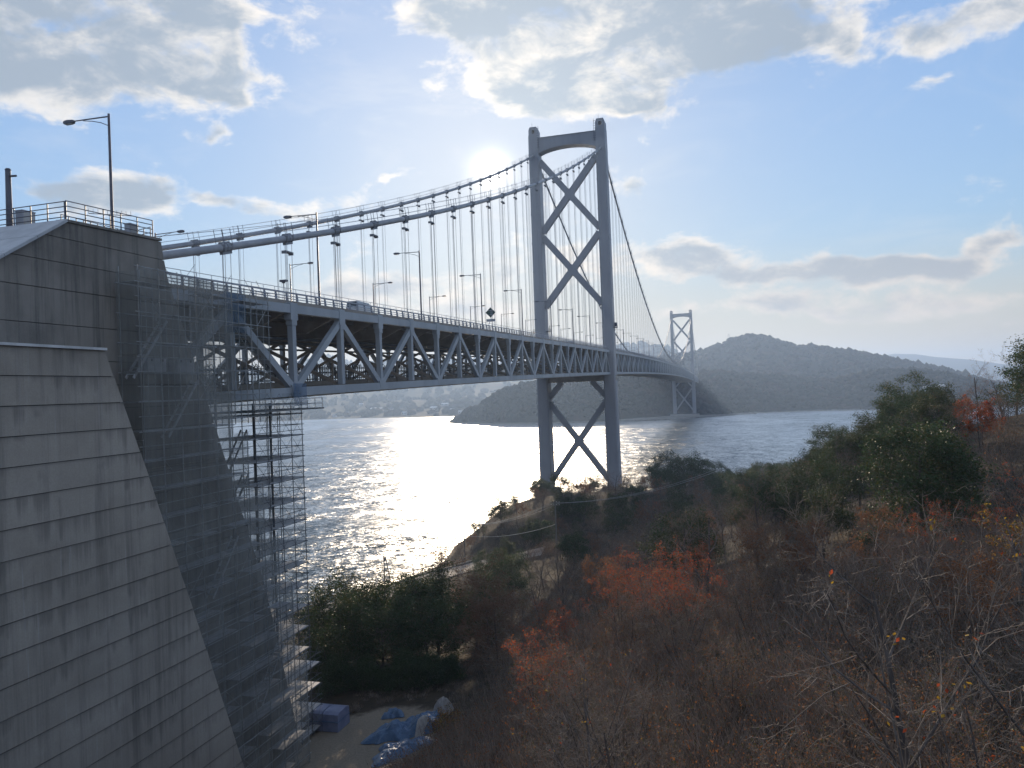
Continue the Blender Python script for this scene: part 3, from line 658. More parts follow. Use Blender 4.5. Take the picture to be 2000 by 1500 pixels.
# main cables
def zc_side(y):   # near side span, fitted to the photograph
    return np.interp(y, _cy, _cz)
_ys = [-240, -227.6, -217.8, -208.0, -198.3, -188.5, -178.8, -169.2, -159.5, -120, -80, -40, 0]
_cf = np.polyfit([-235, -227.6, -217.8, -208, -198.3, -188.5, -178.8, -169.2, -159.5, 0, 0], [55.8, 57.52, 59.99, 62.53, 65.3, 68.08, 70.94, 73.84, 76.8, 134.6, 134.6], 2)
def zcab(y):
    if y <= 0: return float(np.polyval(_cf, y))
    if y <= 770: return 63.6+71.0*((y-385)/385)**2
    return float(np.polyval(_cf, 770-y))
def strand(x, y0, y1, n): return [(x, y0+(y1-y0)*i/n, zcab(y0+(y1-y0)*i/n)) for i in range(n+1)]
CLAMP_Y = [-227.4+SIDE*k for k in range(23)]+MAIN[1:-1]+[770+(227.4-SIDE*k) for k in range(22, 3, -1)]
cl = MB()
cl.tube([(0, -.7, 0), (0, .7, 0)], .395, 10)
for k in (-.6, -.07, .46): cl.tube([(0, k, 0), (0, k+.14, 0)], .44, 10)
cl.box((0, 0, -.45), (.34, 1.3, .28)); cl.box((0, 0, .43), (.22, 1.3, .12))
for yy in (-.55, .55):
    for xx in (-.42, .42): cl.tube([(xx, yy, .1), (xx, yy, 1.55)], .035, 4)
clamp_me = cl.mesh('cable_clamp', M['clamp'])
rope = MB()
for k in (-.52, -.18, .18, .52): rope.tube([(.16 if abs(k) > .3 else -.16, k, -1), (.16 if abs(k) > .3 else -.16, k, 0)], .026, 4, cap=False)
rope_me = rope.mesh('hanger', M['rope'])
sp = MB().box((0, 0, 0), (.5, 1.35, .14)); sp.box((0, -.6, -.12), (.5, .14, .2)); sp.box((0, .6, -.12), (.5, .14, .2)); sp_me = sp.mesh('rope_spreader', M['clamp'])
for sx in (-1, 1):
    pts = strand(sx*TX, -241.0, 0, 40)+strand(sx*TX, 0, 770, 90)[1:]+strand(sx*TX, 770, 985, 24)[1:]
    cab = obj('main_cable', MB().tube(pts, .345, 10), M['cable'], bridge, True)
    for o in (-.42, .42):
        for h in (.75, 1.5): obj('hand_rope', MB().tube([(p[0]+o, p[1], p[2]+h) for p in pts], .022, 3, cap=False), M['rope'], cab)
    for y in CLAMP_Y:
        s_ = math.atan2(zcab(y+.5)-zcab(y-.5), 1.0)
        link('cable_clamp', clamp_me, cab, (sx*TX, y, zcab(y)), (s_, 0, 0))
        L = zcab(y)-.5-(zd(y)+.2)
        if L > .6:
            h = link('hanger', rope_me, bridge, (sx*TX, y, zcab(y)-.5), None, (1, 1, L))
            if y < 0 and L > 5:
                link('rope_spreader', sp_me, bridge, (sx*TX, y, zcab(y)-1.35))

# stiffening trusses
CH, CW = .85, .66
post_me = MB().box((0, 0, -DEP/2), (.56, .66, DEP-1.0)).mesh('post', M['steel'])
gus_t = MB().box((0, 0, -.25), (.74, 1.25, 1.7)); gus_t.box((0, 0, -1.35), (.70, .9, .5)); gus_me = gus_t.mesh('gusset_plate', M['steel'])
gus_b = MB().prism([(-.95, .55), (.95, .55), (.55, -.5), (-.55, -.5)], -.36, .36, 'X'); gub_me = gus_b.mesh('gusset_plate', M['steel'])
def truss(sx, nodes, start, detail_until, nm='stiffening_truss'):
    tr = link(nm, None, bridge); x = sx*TX; rest = MB()
    for i, y in enumerate(nodes):
        k = start+i; z = zd(y); det = y < detail_until
        if det:
            link('post', post_me, tr, (x, y, z)); link('gusset_plate', gus_me, tr, (x, y, z))
            if k % 2: link('gusset_plate', gub_me, tr, (x, y, z-DEP+.1))
        else:
            rest.box((x, y, z-DEP/2), (.56, .66, DEP-1)); rest.box((x, y, z-.25), (.74, 1.2, 1.7))
        if i == len(nodes)-1: continue
        y2 = nodes[i+1]; z2 = zd(y2)
        d = [((x, y, z), (x, y2, z2)), ((x, y, z-DEP), (x, y2, z2-DEP))]
        dg = ((x, y+.25, z-.9), (x, y2-.25, z2-DEP+.35)) if k % 2 == 0 else ((x, y+.25, z-DEP+.35), (x, y2-.25, z2-.9))
        if det:
            for a, b in d: obj('chord', MB().bar(a, b, CW, CH), M['steel'], tr)
            obj('diagonal', MB().bar(dg[0], dg[1], .5, .72), M['steel'], tr)
        else:
            for a, b in d: rest.bar(a, b, CW, CH)
            rest.bar(dg[0], dg[1], .5, .72)
    if rest.v: tag(obj('far_truss_members', rest, M['steel'], tr), kind='stuff')
for sx in (-1, 1):
    truss(sx, NODES, -2, 0.0)
    truss(sx, MAIN, 0, 240.0 if sx > 0 else 60.0)
    truss(sx, FARS, 0, 0.0)

# floor: cross girders, stringers, sway bracing, deck
allnodes = NODES+MAIN+FARS
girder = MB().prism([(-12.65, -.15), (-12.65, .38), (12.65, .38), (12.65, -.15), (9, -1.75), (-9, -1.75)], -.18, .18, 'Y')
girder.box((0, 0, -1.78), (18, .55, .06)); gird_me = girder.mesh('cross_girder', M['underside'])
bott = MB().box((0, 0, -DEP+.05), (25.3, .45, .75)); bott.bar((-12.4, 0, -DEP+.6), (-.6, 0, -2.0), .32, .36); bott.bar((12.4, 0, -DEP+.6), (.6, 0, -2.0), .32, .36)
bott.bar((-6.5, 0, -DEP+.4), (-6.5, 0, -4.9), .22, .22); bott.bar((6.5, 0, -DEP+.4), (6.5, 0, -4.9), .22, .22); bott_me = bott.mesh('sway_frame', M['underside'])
far_g = MB(); far_b = MB()
for y in allnodes:
    z = zd(y)
    if y < 130: link('cross_girder', gird_me, bridge, (0, y, z)); link('sway_frame', bott_me, bridge, (0, y, z))
    else:
        far_g.box((0, y, z-.7), (25.3, .36, 1.9)); far_g.box((0, y, z-DEP+.05), (25.3, .45, .75))
        far_g.bar((-12.4, y, z-DEP+.6), (-.6, y, z-2), .3, .34); far_g.bar((12.4, y, z-DEP+.6), (.6, y, z-2), .3, .34)
tag(obj('far_cross_girders', far_g, M['underside'], bridge), kind='stuff')
def along(x, off, y0=-247, y1=1007, n=110): return [(x, y0+(y1-y0)*i/n, zd(y0+(y1-y0)*i/n)+off) for i in range(n+1)]
def beam_along(pts, wd, h, mb=None):
    mb = mb or MB(); vs = []
    for p in pts: vs += [(p[0]-wd/2, p[1], p[2]-h/2), (p[0]+wd/2, p[1], p[2]-h/2), (p[0]+wd/2, p[1], p[2]+h/2), (p[0]-wd/2, p[1], p[2]+h/2)]
    fs = [(i*4+a, i*4+(a+1) % 4, i*4+4+(a+1) % 4, i*4+4+a) for i in range(len(pts)-1) for a in range(4)]+[(3, 2, 1, 0), tuple(len(vs)-4+q for q in range(4))]
    return mb.add(vs, fs)
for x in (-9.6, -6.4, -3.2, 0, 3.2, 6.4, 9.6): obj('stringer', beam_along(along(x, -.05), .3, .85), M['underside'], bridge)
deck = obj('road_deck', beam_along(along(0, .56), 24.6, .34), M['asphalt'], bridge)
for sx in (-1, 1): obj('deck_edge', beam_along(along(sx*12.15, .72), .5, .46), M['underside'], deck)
for x in (-6, 0, 6):
    mk = MB()
    if x == 0: beam_along(along(0, .95), .9, .42, mk)
    else:
        for k in range(80): mk.box((x, -240+k*12, zd(-240+k*12)+.737), (.15, 5.0, .006))
    obj('lane_marking' if x else 'median_kerb', mk, M['white'] if x else M['rail'], deck)
# bottom lateral bracing and inspection path inside the truss
lat = MB()
for a, b in zip(NODES[:-1], NODES[1:]):
    lat.bar((-12.5, a, zd(a)-DEP), (12.5, b, zd(b)-DEP), .34, .34); 
for a, b in zip(MAIN[:24], MAIN[1:25]): lat.bar((-12.5, a, zd(a)-DEP), (12.5, b, zd(b)-DEP), .34, .34)
tag(obj('bottom_lateral_bracing', lat, M['underside'], bridge), kind='stuff')
walk = obj('cycle_path', beam_along(along(0, -DEP+.85), 5.2, .3), M['fence'], bridge)
for x in (-3.0, 3.0): obj('edge_stringer', beam_along(along(x, -DEP+.65), .3, .6), M['underside'], walk)
for x in (-12.2, 12.2): obj('service_walkway', beam_along(along(x, -DEP-.55), 1.3, .12), M['underside'], walk)
pipe_t = MB(); 
for x, o in ((4.2, -2.6), (4.7, -2.6), (-4.2, -2.7), (-8, -2.4), (8.2, -2.5)): obj('utility_pipe', MB().tube(along(x, o, -247, 500, 80), .16, 6), M['fence'], walk)
arch = MB(); n = 6
for a, b in ((-.95, -.35), (.35, .95)):
    pts = [(0, a, 0), (0, a, 1.75)]+[(0, (a+b)/2-math.cos(math.pi*i/n)*(b-a)/2, 1.75+math.sin(math.pi*i/n)*.42) for i in range(1, n)]+[(0, b, 1.75), (0, b, 0)]
    arch.tube(pts, .05, 4)
arch_me = arch.mesh('fence_arch', M['fence'])
rest = MB()
for x in (-2.5, 2.5):
    for k in range(150):
        y = -243+k*1.98; z = zd(y)-DEP+1.0
        if k < 90: link('fence_arch', arch_me, walk, (x, y, z))
        else: rest.box((x, y-.6, z+.95), (.1, .1, 1.9)); rest.box((x, y+.4, z+.95), (.1, .1, 1.9))
    for o in (1.25, 2.1, 2.7): obj('fence_rail', MB().tube(along(x, -DEP+o, -245, 740, 90), .05, 4), M['fence'], walk)
tag(obj('far_fence_posts', rest, M['fence'], walk), kind='stuff')

# parapets
pp = MB().prism([(-.10, 0), (.14, 0), (.08, .62), (-.08, .95), (-.13, .95)], -.06, .06, 'Y'); pp.box((0, 0, .03), (.36, .3, .06)); pp.tube([(-.1, 0, .9), (-.14, 0, 1.28)], .028, 4)
pp_me = pp.mesh('parapet_post', M['rail'])
for sx in (1, -1):
    par = link('parapet', None, bridge); rest = MB()
    for k in range(520):
        y = -239.4+k*1.903
        if abs(y) < 3.6 or abs(y-770) < 3.6: continue
        z = zd(y)+.94
        if k < (230 if sx > 0 else 60): link('parapet_post', pp_me, par, (sx*12.1, y, z), (0, 0, 0 if sx > 0 else math.pi))
        else: rest.box((sx*12.1, y, z+.5), (.2, .1, 1.0))
    tag(obj('far_parapet_posts', rest, M['rail'], par), kind='stuff')
    for off, wd, h in ((1.78, .14, .15), (1.45, .10, .07), (1.20, .10, .07), (2.22, .045, .045)):
        for y0, y1 in ((-240.5, -3.4), (3.4, 766.6), (773.4, 1005)): obj('parapet_rail', beam_along(along(sx*12.13, off, y0, y1, 80), wd, h), M['rail'], par)

# far anchorage behind the far tower
fa = thing('bridge_anchorage', (0, 1010, 10), 'far concrete anchorage at the wooded end of the bridge behind the far tower', 'anchorage')
obj('concrete_block', MB().prism([(-10, -4), (34, -4), (34, 46), (2, 44), (-6, 30)], -17, 17, 'X'), M['concrete'], fa)
obj('parapet_wall', MB().box((16.6, 14, 46.4), (.5, 40, 1.0)), M['concrete'], fa)
def copy_thing(root, loc, rz=None, label=None, group=None, scale=None):
    r = root.copy(); C.objects.link(r); r.location = loc
    if rz is not None: r.rotation_euler = (0, 0, rz)
    if scale is not None: r.scale = (scale if isinstance(scale, tuple) else (scale,)*3)
    if label: r['label'] = label
    if group: r['group'] = group
    for ch in root.children:
        c = ch.copy(); C.objects.link(c); c.parent = r
        for g_ in ch.children:
            d = g_.copy(); C.objects.link(d); d.parent = c
    return r

# ------------------------------------------------------------------ street lamps
def make_lamp():
    t = thing('street_lamp', (0, 0, 0), 'x', 'street lamp')
    obj('pole', MB().tube([(0, 0, 0), (0, 0, .6), (0, 0, .62), (0, 0, 10.55)], [.15, .15, .125, .085], 10), M['lamp'], t, True)
    obj('base_plate', MB().box((0, 0, .03), (.5, .5, .06)), M['lamp'], t)
    obj('arm', MB().tube([(0, 0, 10.35), (-3.3, 0, 10.42)], [.055, .045], 7), M['lamp'], t)
    obj('arm_strut', MB().tube([(0, 0, 9.65), (-.7, 0, 9.98), (-1.5, 0, 10.2), (-2.3, 0, 10.33)], .03, 5), M['lamp'], t)
    hd = MB()
    prof = [(-3.1, .06, .10), (-3.25, .17, .17), (-3.7, .22, .22), (-4.0, .17, .19), (-4.1, .10, .10)]; v = []
    for x, hw, hh in prof:
        for a, b in ((-1, -.6), (1, -.6), (1, .3), (.6, .7), (-.6, .7), (-1, .3)): v.append((x, a*hw, 10.4+b*hh))
    f = [(i*6+j, i*6+(j+1) % 6, i*6+6+(j+1) % 6, i*6+6+j) for i in range(4) for j in range(6)]+[tuple(range(6))[::-1], tuple(24+q for q in range(6))]
    hd.add(v, f); h = obj('lamp_head', hd, M['lamp'], t); obj('lamp_lens', MB().box((-3.65, 0, 10.26), (.6, .28, .05)), M['lens'], h)
    return t
lamp0 = make_lamp(); first = True
ORD = ['first', 'second', 'third', 'fourth', 'fifth', 'sixth', 'seventh', 'eighth', 'ninth', 'tenth', 'eleventh']
for side in (1, -1):
    for k in range(34):
        y = (-238.0 if side > 0 else -236.8)+29.4*k
        if abs(y) < 5 or abs(y-770) < 5: y += 8
        z = zd(y)+.9 if not (k == 0 and side > 0) else 55.2
        if k == 0 and side < 0: z = 54.0
        if k <= 7:
            where = 'near parapet, arm reaching left' if side > 0 else 'far parapet, arm reaching right'
            lab = ('tall dark street lamp rising from the anchorage top behind its railing' if side > 0 else 'dark street lamp head and arm peeping over the short end of the anchorage') if k == 0 else '%s dark street lamp from the anchorage on the %s' % (ORD[k-1], where)
            gr = 'street lamps along the bridge'
        else:
            lab = '%s street lamp beyond the near tower on the %s deck edge' % (ORD[k-8] if k < 19 else 'one of the tiniest distant', 'near' if side > 0 else 'far')
            gr = 'street lamps beyond the near tower, %s edge' % ('near' if side > 0 else 'far')
        if k == 0 and side > 0:
            lamp0.location = (11.2, y, z); lamp0['label'] = lab; lamp0['group'] = gr
        else: copy_thing(lamp0, (11.2*side, y, z), 0 if side > 0 else math.pi, lab, gr)

# ------------------------------------------------------------------ signs and vehicles on the deck
y = -146.0; z = zd(y)+.9
t = thing('road_sign', (11.7, y, z), 'dark diamond road sign with a small plate below, on a bent pole', 'road sign')
obj('pole', MB().tube([(0, -1.6, 0), (0, -1.6, .9), (0, 0, 2.3), (0, 0, 4.0)], .06, 7), M['rail'], t)
obj('diamond_board', MB().prism([(0, 2.55), (.98, 3.53), (0, 4.51), (-.98, 3.53)], -.05, .05, 'Y'), M['sign'], t)
obj('plate', MB().box((0, 0, 2.05), (1.75, .08, .5)), M['rail'], t)
for zz in (3.1, 3.9): obj('stiffener', MB().box((0, -.07, zz), (.9, .05, .07)), M['rail'], t)
y = -216.4
t = thing('warning_lamp', (11.7, y, zd(y)+.9), 'low flat topped marker lamp on a short post at the near parapet', 'marker lamp')
obj('post', MB().tube([(0, 0, 0), (0, 0, 2.0)], .05, 6), M['lamp'], t); obj('lamp_box', MB().box((0, 0, 2.1), (.75, .35, .2)), M['lamp'], t); obj('bracket', MB().box((0, 0, 1.92), (.3, .12, .12)), M['lamp'], t)

def vehicle(name, loc, rz, label, cat, prof, roofprof, wd, body, wheels):
    """prof: side outline (y along, z up); roofprof: cabin outline"""
    t = thing(name, loc, label, cat, None, rz)
    def hull(pts, w0, w1, zsplit, nm, mt):
        k = len(pts); v = []
        for s_ in (-1, 1):
            for y, z in pts: v.append((s_*(w0 if z < zsplit else w1)/2, y, z))
        f = [tuple(range(k)), tuple(range(2*k-1, k-1, -1))]+[(i, (i+1) % k, (i+1) % k+k, i+k) for i in range(k)]
        return obj(nm, MB().add(v, f), mt, t)
    b = hull(prof, wd, wd-.06, .9, 'body', body); c = hull(roofprof, wd-.08, wd-.32, roofprof[0][1]+.12, 'cabin', body)
    ys = [p[0] for p in roofprof]; y0, y1 = min(ys), max(ys); z0, z1 = min(p[1] for p in roofprof), max(p[1] for p in roofprof)
    n = 3; L = (y1-y0)*.80
    for s_ in (-1, 1):
        for i in range(n):
            ya = y0+(y1-y0)*.10+L*i/n+.04; yb = ya+L/n-.1
            zz0, zz1 = z0+.14, z1-.13; x = lambda q: s_*((wd-.20)/2-(q-z0)/(z1-z0)*.085+.03)
            obj('side_window', MB().add([(x(zz0), ya, zz0), (x(zz0), yb, zz0), (x(zz1), yb-.03, zz1), (x(zz1), ya+.03, zz1), (x(zz0)-.03*s_, ya, zz0), (x(zz0)-.03*s_, yb, zz0), (x(zz1)-.03*s_, yb-.03, zz1), (x(zz1)-.03*s_, ya+.03, zz1)], [(0, 1, 2, 3), (7, 6, 5, 4), (0, 4, 5, 1), (1, 5, 6, 2), (2, 6, 7, 3), (3, 7, 4, 0)]), M['glass'], t)
    (ra, rb) = ([p for p in roofprof if p[1] <= z0+.01], [p for p in roofprof if p[1] >= z1-.12])
    for nm, lo, hi, sg in (('windscreen', max(ra), max(rb), 1), ('rear_window', min(ra), min(rb), -1)):
        a = Vector((0, lo[0], lo[1])); b2 = Vector((0, hi[0], hi[1])); p = a.lerp(b2, .15); q = a.lerp(b2, .88); off = Vector((0, sg*.02, .01))
        obj(nm, MB().bar(p+off, q+off, wd-.45, .03, side=(0, sg, .4)), M['glass'], t)
    for s_ in (-1, 1):
        for wy in wheels:
            wl = obj('wheel', MB().tube([(s_*(wd/2-.24), wy, .32), (s_*(wd/2-.01), wy, .32)], .32, 14), M['black'], t)
            obj('rim', MB().tube([(s_*(wd/2-.02), wy, .32), (s_*(wd/2+.01), wy, .32)], .19, 10), M['silver'], wl)
        obj('headlight', MB().box((s_*(wd/2-.25), max(p[0] for p in prof)-.02, .72), (.32, .08, .16)), M['lens'], t)
        obj('tail_light', MB().box((s_*(wd/2-.16), min(p[0] for p in prof)+.01, .9), (.14, .06, .36)), M['leaf_red'], t)
    return t
y = -194; vehicle('van', (8.8, y, zd(y)+.735), 0, 'pale silver van driving along the bridge deck near the anchorage', 'van',
    [(-2.35, .35), (2.30, .35), (2.42, .6), (2.35, .95), (1.75, 1.15), (-2.32, 1.15), (-2.42, .7)], [(1.72, 1.12), (1.05, 1.95), (-2.2, 1.98), (-2.36, 1.12)], 1.75, M['silver'], (-1.5, 1.55))
y = -52; vehicle('car', (8.6, y, zd(y)+.735), 0, 'small blue grey car on the deck just before the near tower', 'car',
    [(-2.0, .3), (2.0, .3), (2.1, .55), (1.9, .85), (-2.05, .92), (-2.1, .55)], [(1.2, .86), (.45, 1.48), (-1.3, 1.46), (-2.0, .9)], 1.7, M['steel'], (-1.25, 1.3))

# ------------------------------------------------------------------ scaffolds
def scaffold(name, label, xs, ys, zfun, zbase, lift, plank_rows, rng, pm, brace_every=2):
    """tube scaffold: rows of standards at xs by stations ys; zfun(y) gives the top"""
    root = thing(name, (xs[0], ys[0], zbase), label, 'scaffold'); off = -Vector(root.location)
    def P(nm, mb, m): return obj(nm, mb, m, root, False, tuple(off))
    for x in xs:
        for y in ys:
            P('standard', MB().tube([(x, y, zbase), (x, y, zfun(y)+1.1)], .038, 5), pm)
    return root, P
gz = 12.6
# against the side wall, netted
ysA = [-243.3+1.83*k for k in range(12)]
def topA(y):
    if y <= -235.9: return 52.2
    zs = np.linspace(10, 44, 200); yy = [y_front(q)+.6 for q in zs]
    ok = [q for q, v in zip(zs, yy) if v >= y]
    return float(max(ok)) if ok else 14.0
ysA = [y for y in ysA if topA(y) > 18]
rgS = random.Random(5)
sA, PA = scaffold('netted_scaffold', 'tall tube scaffold under dark netting against the side wall of the near anchorage', (16.5, 18.0), ysA, topA, gz, 2, None, rgS, M['pipe'])
nlev = 21
for i in range(nlev):
    z = 13.4+1.94*i
    seg = [y for y in ysA if topA(y) >= z-.4]
    if len(seg) < 2: continue
    for x in (16.5, 18.0):
        PA('ledger', MB().tube([(x, seg[0]-.3, z), (x, seg[-1]+.3, z)], .035, 5), M['pipe'])
    PA('guard_rail', MB().tube([(18.0, seg[0]-.3, z+1.0), (18.0, seg[-1]+.3, z+1.0)], .026, 4), M['pipe'])
    for a, b in zip(seg[:-1], seg[1:]):
        if rgS.random() < .62: PA('plank', MB().box((17.25, (a+b)/2, z+.06), (1.1, 1.8, .05)), M['plank'])
        if rgS.random() < .28: PA('cross_brace', MB().tube([(18.04, a, z), (18.04, b, z+1.9)] if rgS.random() < .5 else [(18.04, b, z), (18.04, a, z+1.9)], .022, 4), M['pipe'])
for k, (a, b) in enumerate(zip(ysA[:-1], ysA[1:])):
    top = min(topA(a), topA(b)); z = 13.0
    while z < top-.5:
        z2 = min(z+5.4, top+.9)
        # a hanging sheet: slightly billowed grid
        nv, fv = [], []; nu, nz = 4, 7
        for iu in range(nu+1):
            for iz in range(nz+1):
                u, v = iu/nu, iz/nz
                bil = .10*math.sin(math.pi*u)*(.4+.6*rgS.random())+.03*math.sin(v*9+k)
                nv.append((18.10+bil, a+(b-a)*u, z+(z2-z)*v))
        for iu in range(nu):
            for iz in range(nz): fv.append((iu*(nz+1)+iz, (iu+1)*(nz+1)+iz, (iu+1)*(nz+1)+iz+1, iu*(nz+1)+iz+1))
        PA('net_sheet', MB().add(nv, fv), M['net']); z = z2+.03
def end_sheet(P, y, x0, x1, z, z2, m):
    nv, fv = [], []
    for iu in range(4):
        for iz in range(7): nv.append((x0+(x1-x0)*iu/3, y-.06*math.sin(math.pi*iu/3)*rgS.random(), z+(z2-z)*iz/6))
    for iu in range(3):
        for iz in range(6): fv.append((iu*7+iz, (iu+1)*7+iz, (iu+1)*7+iz+1, iu*7+iz+1))
    P('net_sheet', MB().add(nv, fv), m)
for q in range(7): end_sheet(PA, ysA[0]-.06, 16.3, 18.1, 14.5+5.5*q, 14.5+5.5*q+5.45, M['net'])
for a, b in zip(ysA[:4], ysA[1:5]):
    for u in (.33, .67): PA('standard', MB().tube([(18.02, a+(b-a)*u, 43.5), (18.02, a+(b-a)*u, 53.2)], .024, 4), M['pipe'])
for (z, y0) in ((42.0, -240.5), (46.0, -243.5), (30.0, -236.5), (20.0, -231)):      # stair flights
    st = MB(); st.bar((17.0, y0, z), (17.0, y0+3.2, z+3.9), .05, .18); st.bar((17.6, y0, z), (17.6, y0+3.2, z+3.9), .05, .18)
    for q in range(9): st.box((17.3, y0+.2+q*.35, z+.25+q*.43), (.6, .24, .04))
    PA('stair_flight', st, M['plank'])
# round the end of the truss
ysC = [-235.6+1.7*k for k in range(7)]
sC, PC = scaffold('netted_scaffold', 'scaffold bay with pale poles under thin netting around the near end of the truss', (13.9, 15.7), ysC, lambda y: 52.6, 42.4, 2, None, rgS, M['pipe'])
for i in range(6):
    z = 42.9+1.94*i
    for x in (13.9, 15.7):
        PC('ledger', MB().tube([(x, ysC[0], z), (x, ysC[-1]+.4, z)], .034, 5), M['pipe'])
    PC('guard_rail', MB().tube([(15.72, ysC[0], z+1), (15.72, ysC[-1]+.4, z+1)], .026, 4), M['pipe'])
    for a, b in zip(ysC[:-1], ysC[1:]):
        if rgS.random() < .7: PC('plank', MB().box((14.8, (a+b)/2, z+.06), (1.4, 1.66, .05)), M['plank'])
        if rgS.random() < .5: PC('cross_brace', MB().tube([(15.74, a, z), (15.74, b, z+1.9)] if rgS.random() < .5 else [(15.74, b, z), (15.74, a, z+1.9)], .024, 4), M['pipe'])
def sheet(P, x, a, b, z, z2, m, nm='net_sheet'):
    nv, fv = [], []; nu, nz = 4, 6
    for iu in range(nu+1):
        for iz in range(nz+1):
            u, v = iu/nu, iz/nz; nv.append((x+.08*math.sin(math.pi*u)*rgS.random(), a+(b-a)*u, z+(z2-z)*v))
    for iu in range(nu):
        for iz in range(nz): fv.append((iu*(nz+1)+iz, (iu+1)*(nz+1)+iz, (iu+1)*(nz+1)+iz+1, iu*(nz+1)+iz+1))
    return P(nm, MB().add(nv, fv), m)
for k, (a, b) in enumerate(zip(ysC[:-1], ysC[1:])):
    for z in (42.9, 46.8, 50.7):
        sheet(PC, 15.8, a, b, z, min(z+3.85, 53.6), M['net'] if k < 3 else M['net_thin'])
for a, b in zip(ysC[:-1], ysC[1:]): PC('standard', MB().tube([(15.72, (a+b)/2, 42.6), (15.72, (a+b)/2, 53.6)], .024, 4), M['pipe'])
# blue wraps at the truss nodes
sheet(PC, 13.6, -228.6, -225.6, 50.2, 53.6, M['net_blue'], 'blue_wrap'); sheet(PC, 13.75, -218.6, -216.2, 43.6, 45.8, M['net_blue'], 'blue_wrap')
# free standing tower in front of the anchorage face
xsB = (10.3, 12.9, 15.5); ysB = [-227.6, -225.75, -223.9, -222.05, -220.2]
tz = lambda y: 42.9
sB, PB = scaffold('scaffold_tower', 'open tube scaffold tower with broad plank decks standing before the anchorage front face', xsB, ysB, tz, gz, 2, None, rgS, M['pipe_dark'])
plank_me = MB().box((0, 0, 0), (.46, 1.82, .045)).mesh('plank', M['plank'])
for i in range(16):
    z = 12.9+2.0*i
    low = z < 20.5
    yy = ysB+([-218.6] if low else [])
    for x in xsB:
        for o in (0, .5, 1.0):
            if o and x != 15.5 and (o == .5 or x != 10.3): continue
            PB('ledger', MB().tube([(x, max(yy[0], y_front(z)+.3), z+o), (x, yy[-1]+.25, z+o)], .028 if o else .036, 4), M['pipe_dark'])
    for y in yy:
        for o in (0, 1.0):
            if o and y != yy[-1]: continue
            if y > y_front(z)+.2: PB('transom', MB().tube([(xsB[0]-.2, y, z+o), (xsB[-1]+.2, y, z+o)], .03, 4), M['pipe_dark'])
    for a, b in zip(yy[:-1], yy[1:]):
        if b < y_front(z)+.6: continue
        for q in range(11):
            if rgS.random() < .07: continue
            link('plank', plank_me, sB, tuple(Vector((10.52+q*.472, (a+b)/2, z+.06))-Vector(sB.location)))
        for x in (15.54,):
            for s_ in (0, 1): PB('cross_brace', MB().tube([(x, (a, b)[s_], z+.1), (x, (b, a)[s_], z+1.9)], .016, 3), M['pipe_dark'])
    if 4 <= i: 
        for q in range(2): sheet(PB, 0, 0, 1, 0, 1, M['net_thin']).matrix_local = Matrix(((0, 2.58, 0, xsB[q]+off_x if False else xsB[q]-sB.location.x), (0, 0, 0, -220.05-sB.location.y), (0, 0, 1.95, z-sB.location.z), (0, 0, 0, 1))) if False else Matrix.Identity(4) if False else Matrix(((0, 2.58, 0, xsB[q]-sB.location.x), (1, 0, 0, -220.05-sB.location.y), (0, 0, 1.95, z-sB.location.z), (0, 0, 0, 1)))
for x in (13.8, 15.5):       # two thick props carrying the truss node
    PB('heavy_prop', MB().tube([(x-.5, -224.6, gz), (x-.5, -224.6, 44.0)], .11, 8), M['pipe_dark'])
for k in range(4):
    st = MB(); z = 30+3.9*k; y0 = -228.5
    if z > 41: break
    st.bar((12.6, y0, z), (12.6, y0+3.0, z+3.9), .05, .18); st.bar((13.2, y0, z), (13.2, y0+3.0, z+3.9), .05, .18)
    for q in range(9): st.box((12.9, y0+.2+q*.33, z+.25+q*.43), (.6, .24, .04))
    PB('stair_flight', st, M['pipe_dark'])
# work platform just under the truss
wp = thing('hanging_platform', (12.8, -222.5, 43.3), 'dark hanging work platform with rails just below the bottom chord', 'work platform')
obj('platform_floor', MB().box((0, 0, 0), (6.4, 11.2, .14)), M['pipe_dark'], wp)
for zz in (.5, 1.0): 
    obj('platform_rail', MB().tube([(3.1, -5.5, zz), (3.1, 5.5, zz)], .035, 5), M['pipe'], wp); obj('platform_rail', MB().tube([(-3.1, 5.5, zz), (3.1, 5.5, zz)], .035, 5), M['pipe'], wp)
for q in range(9): obj('rail_post', MB().tube([(3.1, -5.5+q*1.375, 0), (3.1, -5.5+q*1.375, 1.05)], .03, 5), M['pipe'], wp)
for q in range(4): obj('hanger_rod', MB().tube([(.4, -5+q*3.2, 0), (.4, -5+q*3.2, 1.4)], .03, 5), M['pipe_dark'], wp)
for yb, lab in ((-241.4, 'pale tool chest on the scaffold platform, nearer the front block'), (-238.6, 'pale tool chest on the scaffold platform, nearer the truss end')):
    t = thing('tool_chest', (17.25, yb, 46.45), lab, 'tool chest')
    obj('chest_body', MB().box((0, 0, .42), (.8, 1.7, .84)), M['plank'], t); obj('chest_lid', MB().box((0, 0, .87), (.86, 1.76, .06)), M['rail'], t)
    for a in (-.5, .5): obj('latch', MB().box((.42, a, .75), (.04, .12, .16)), M['lamp'], t)

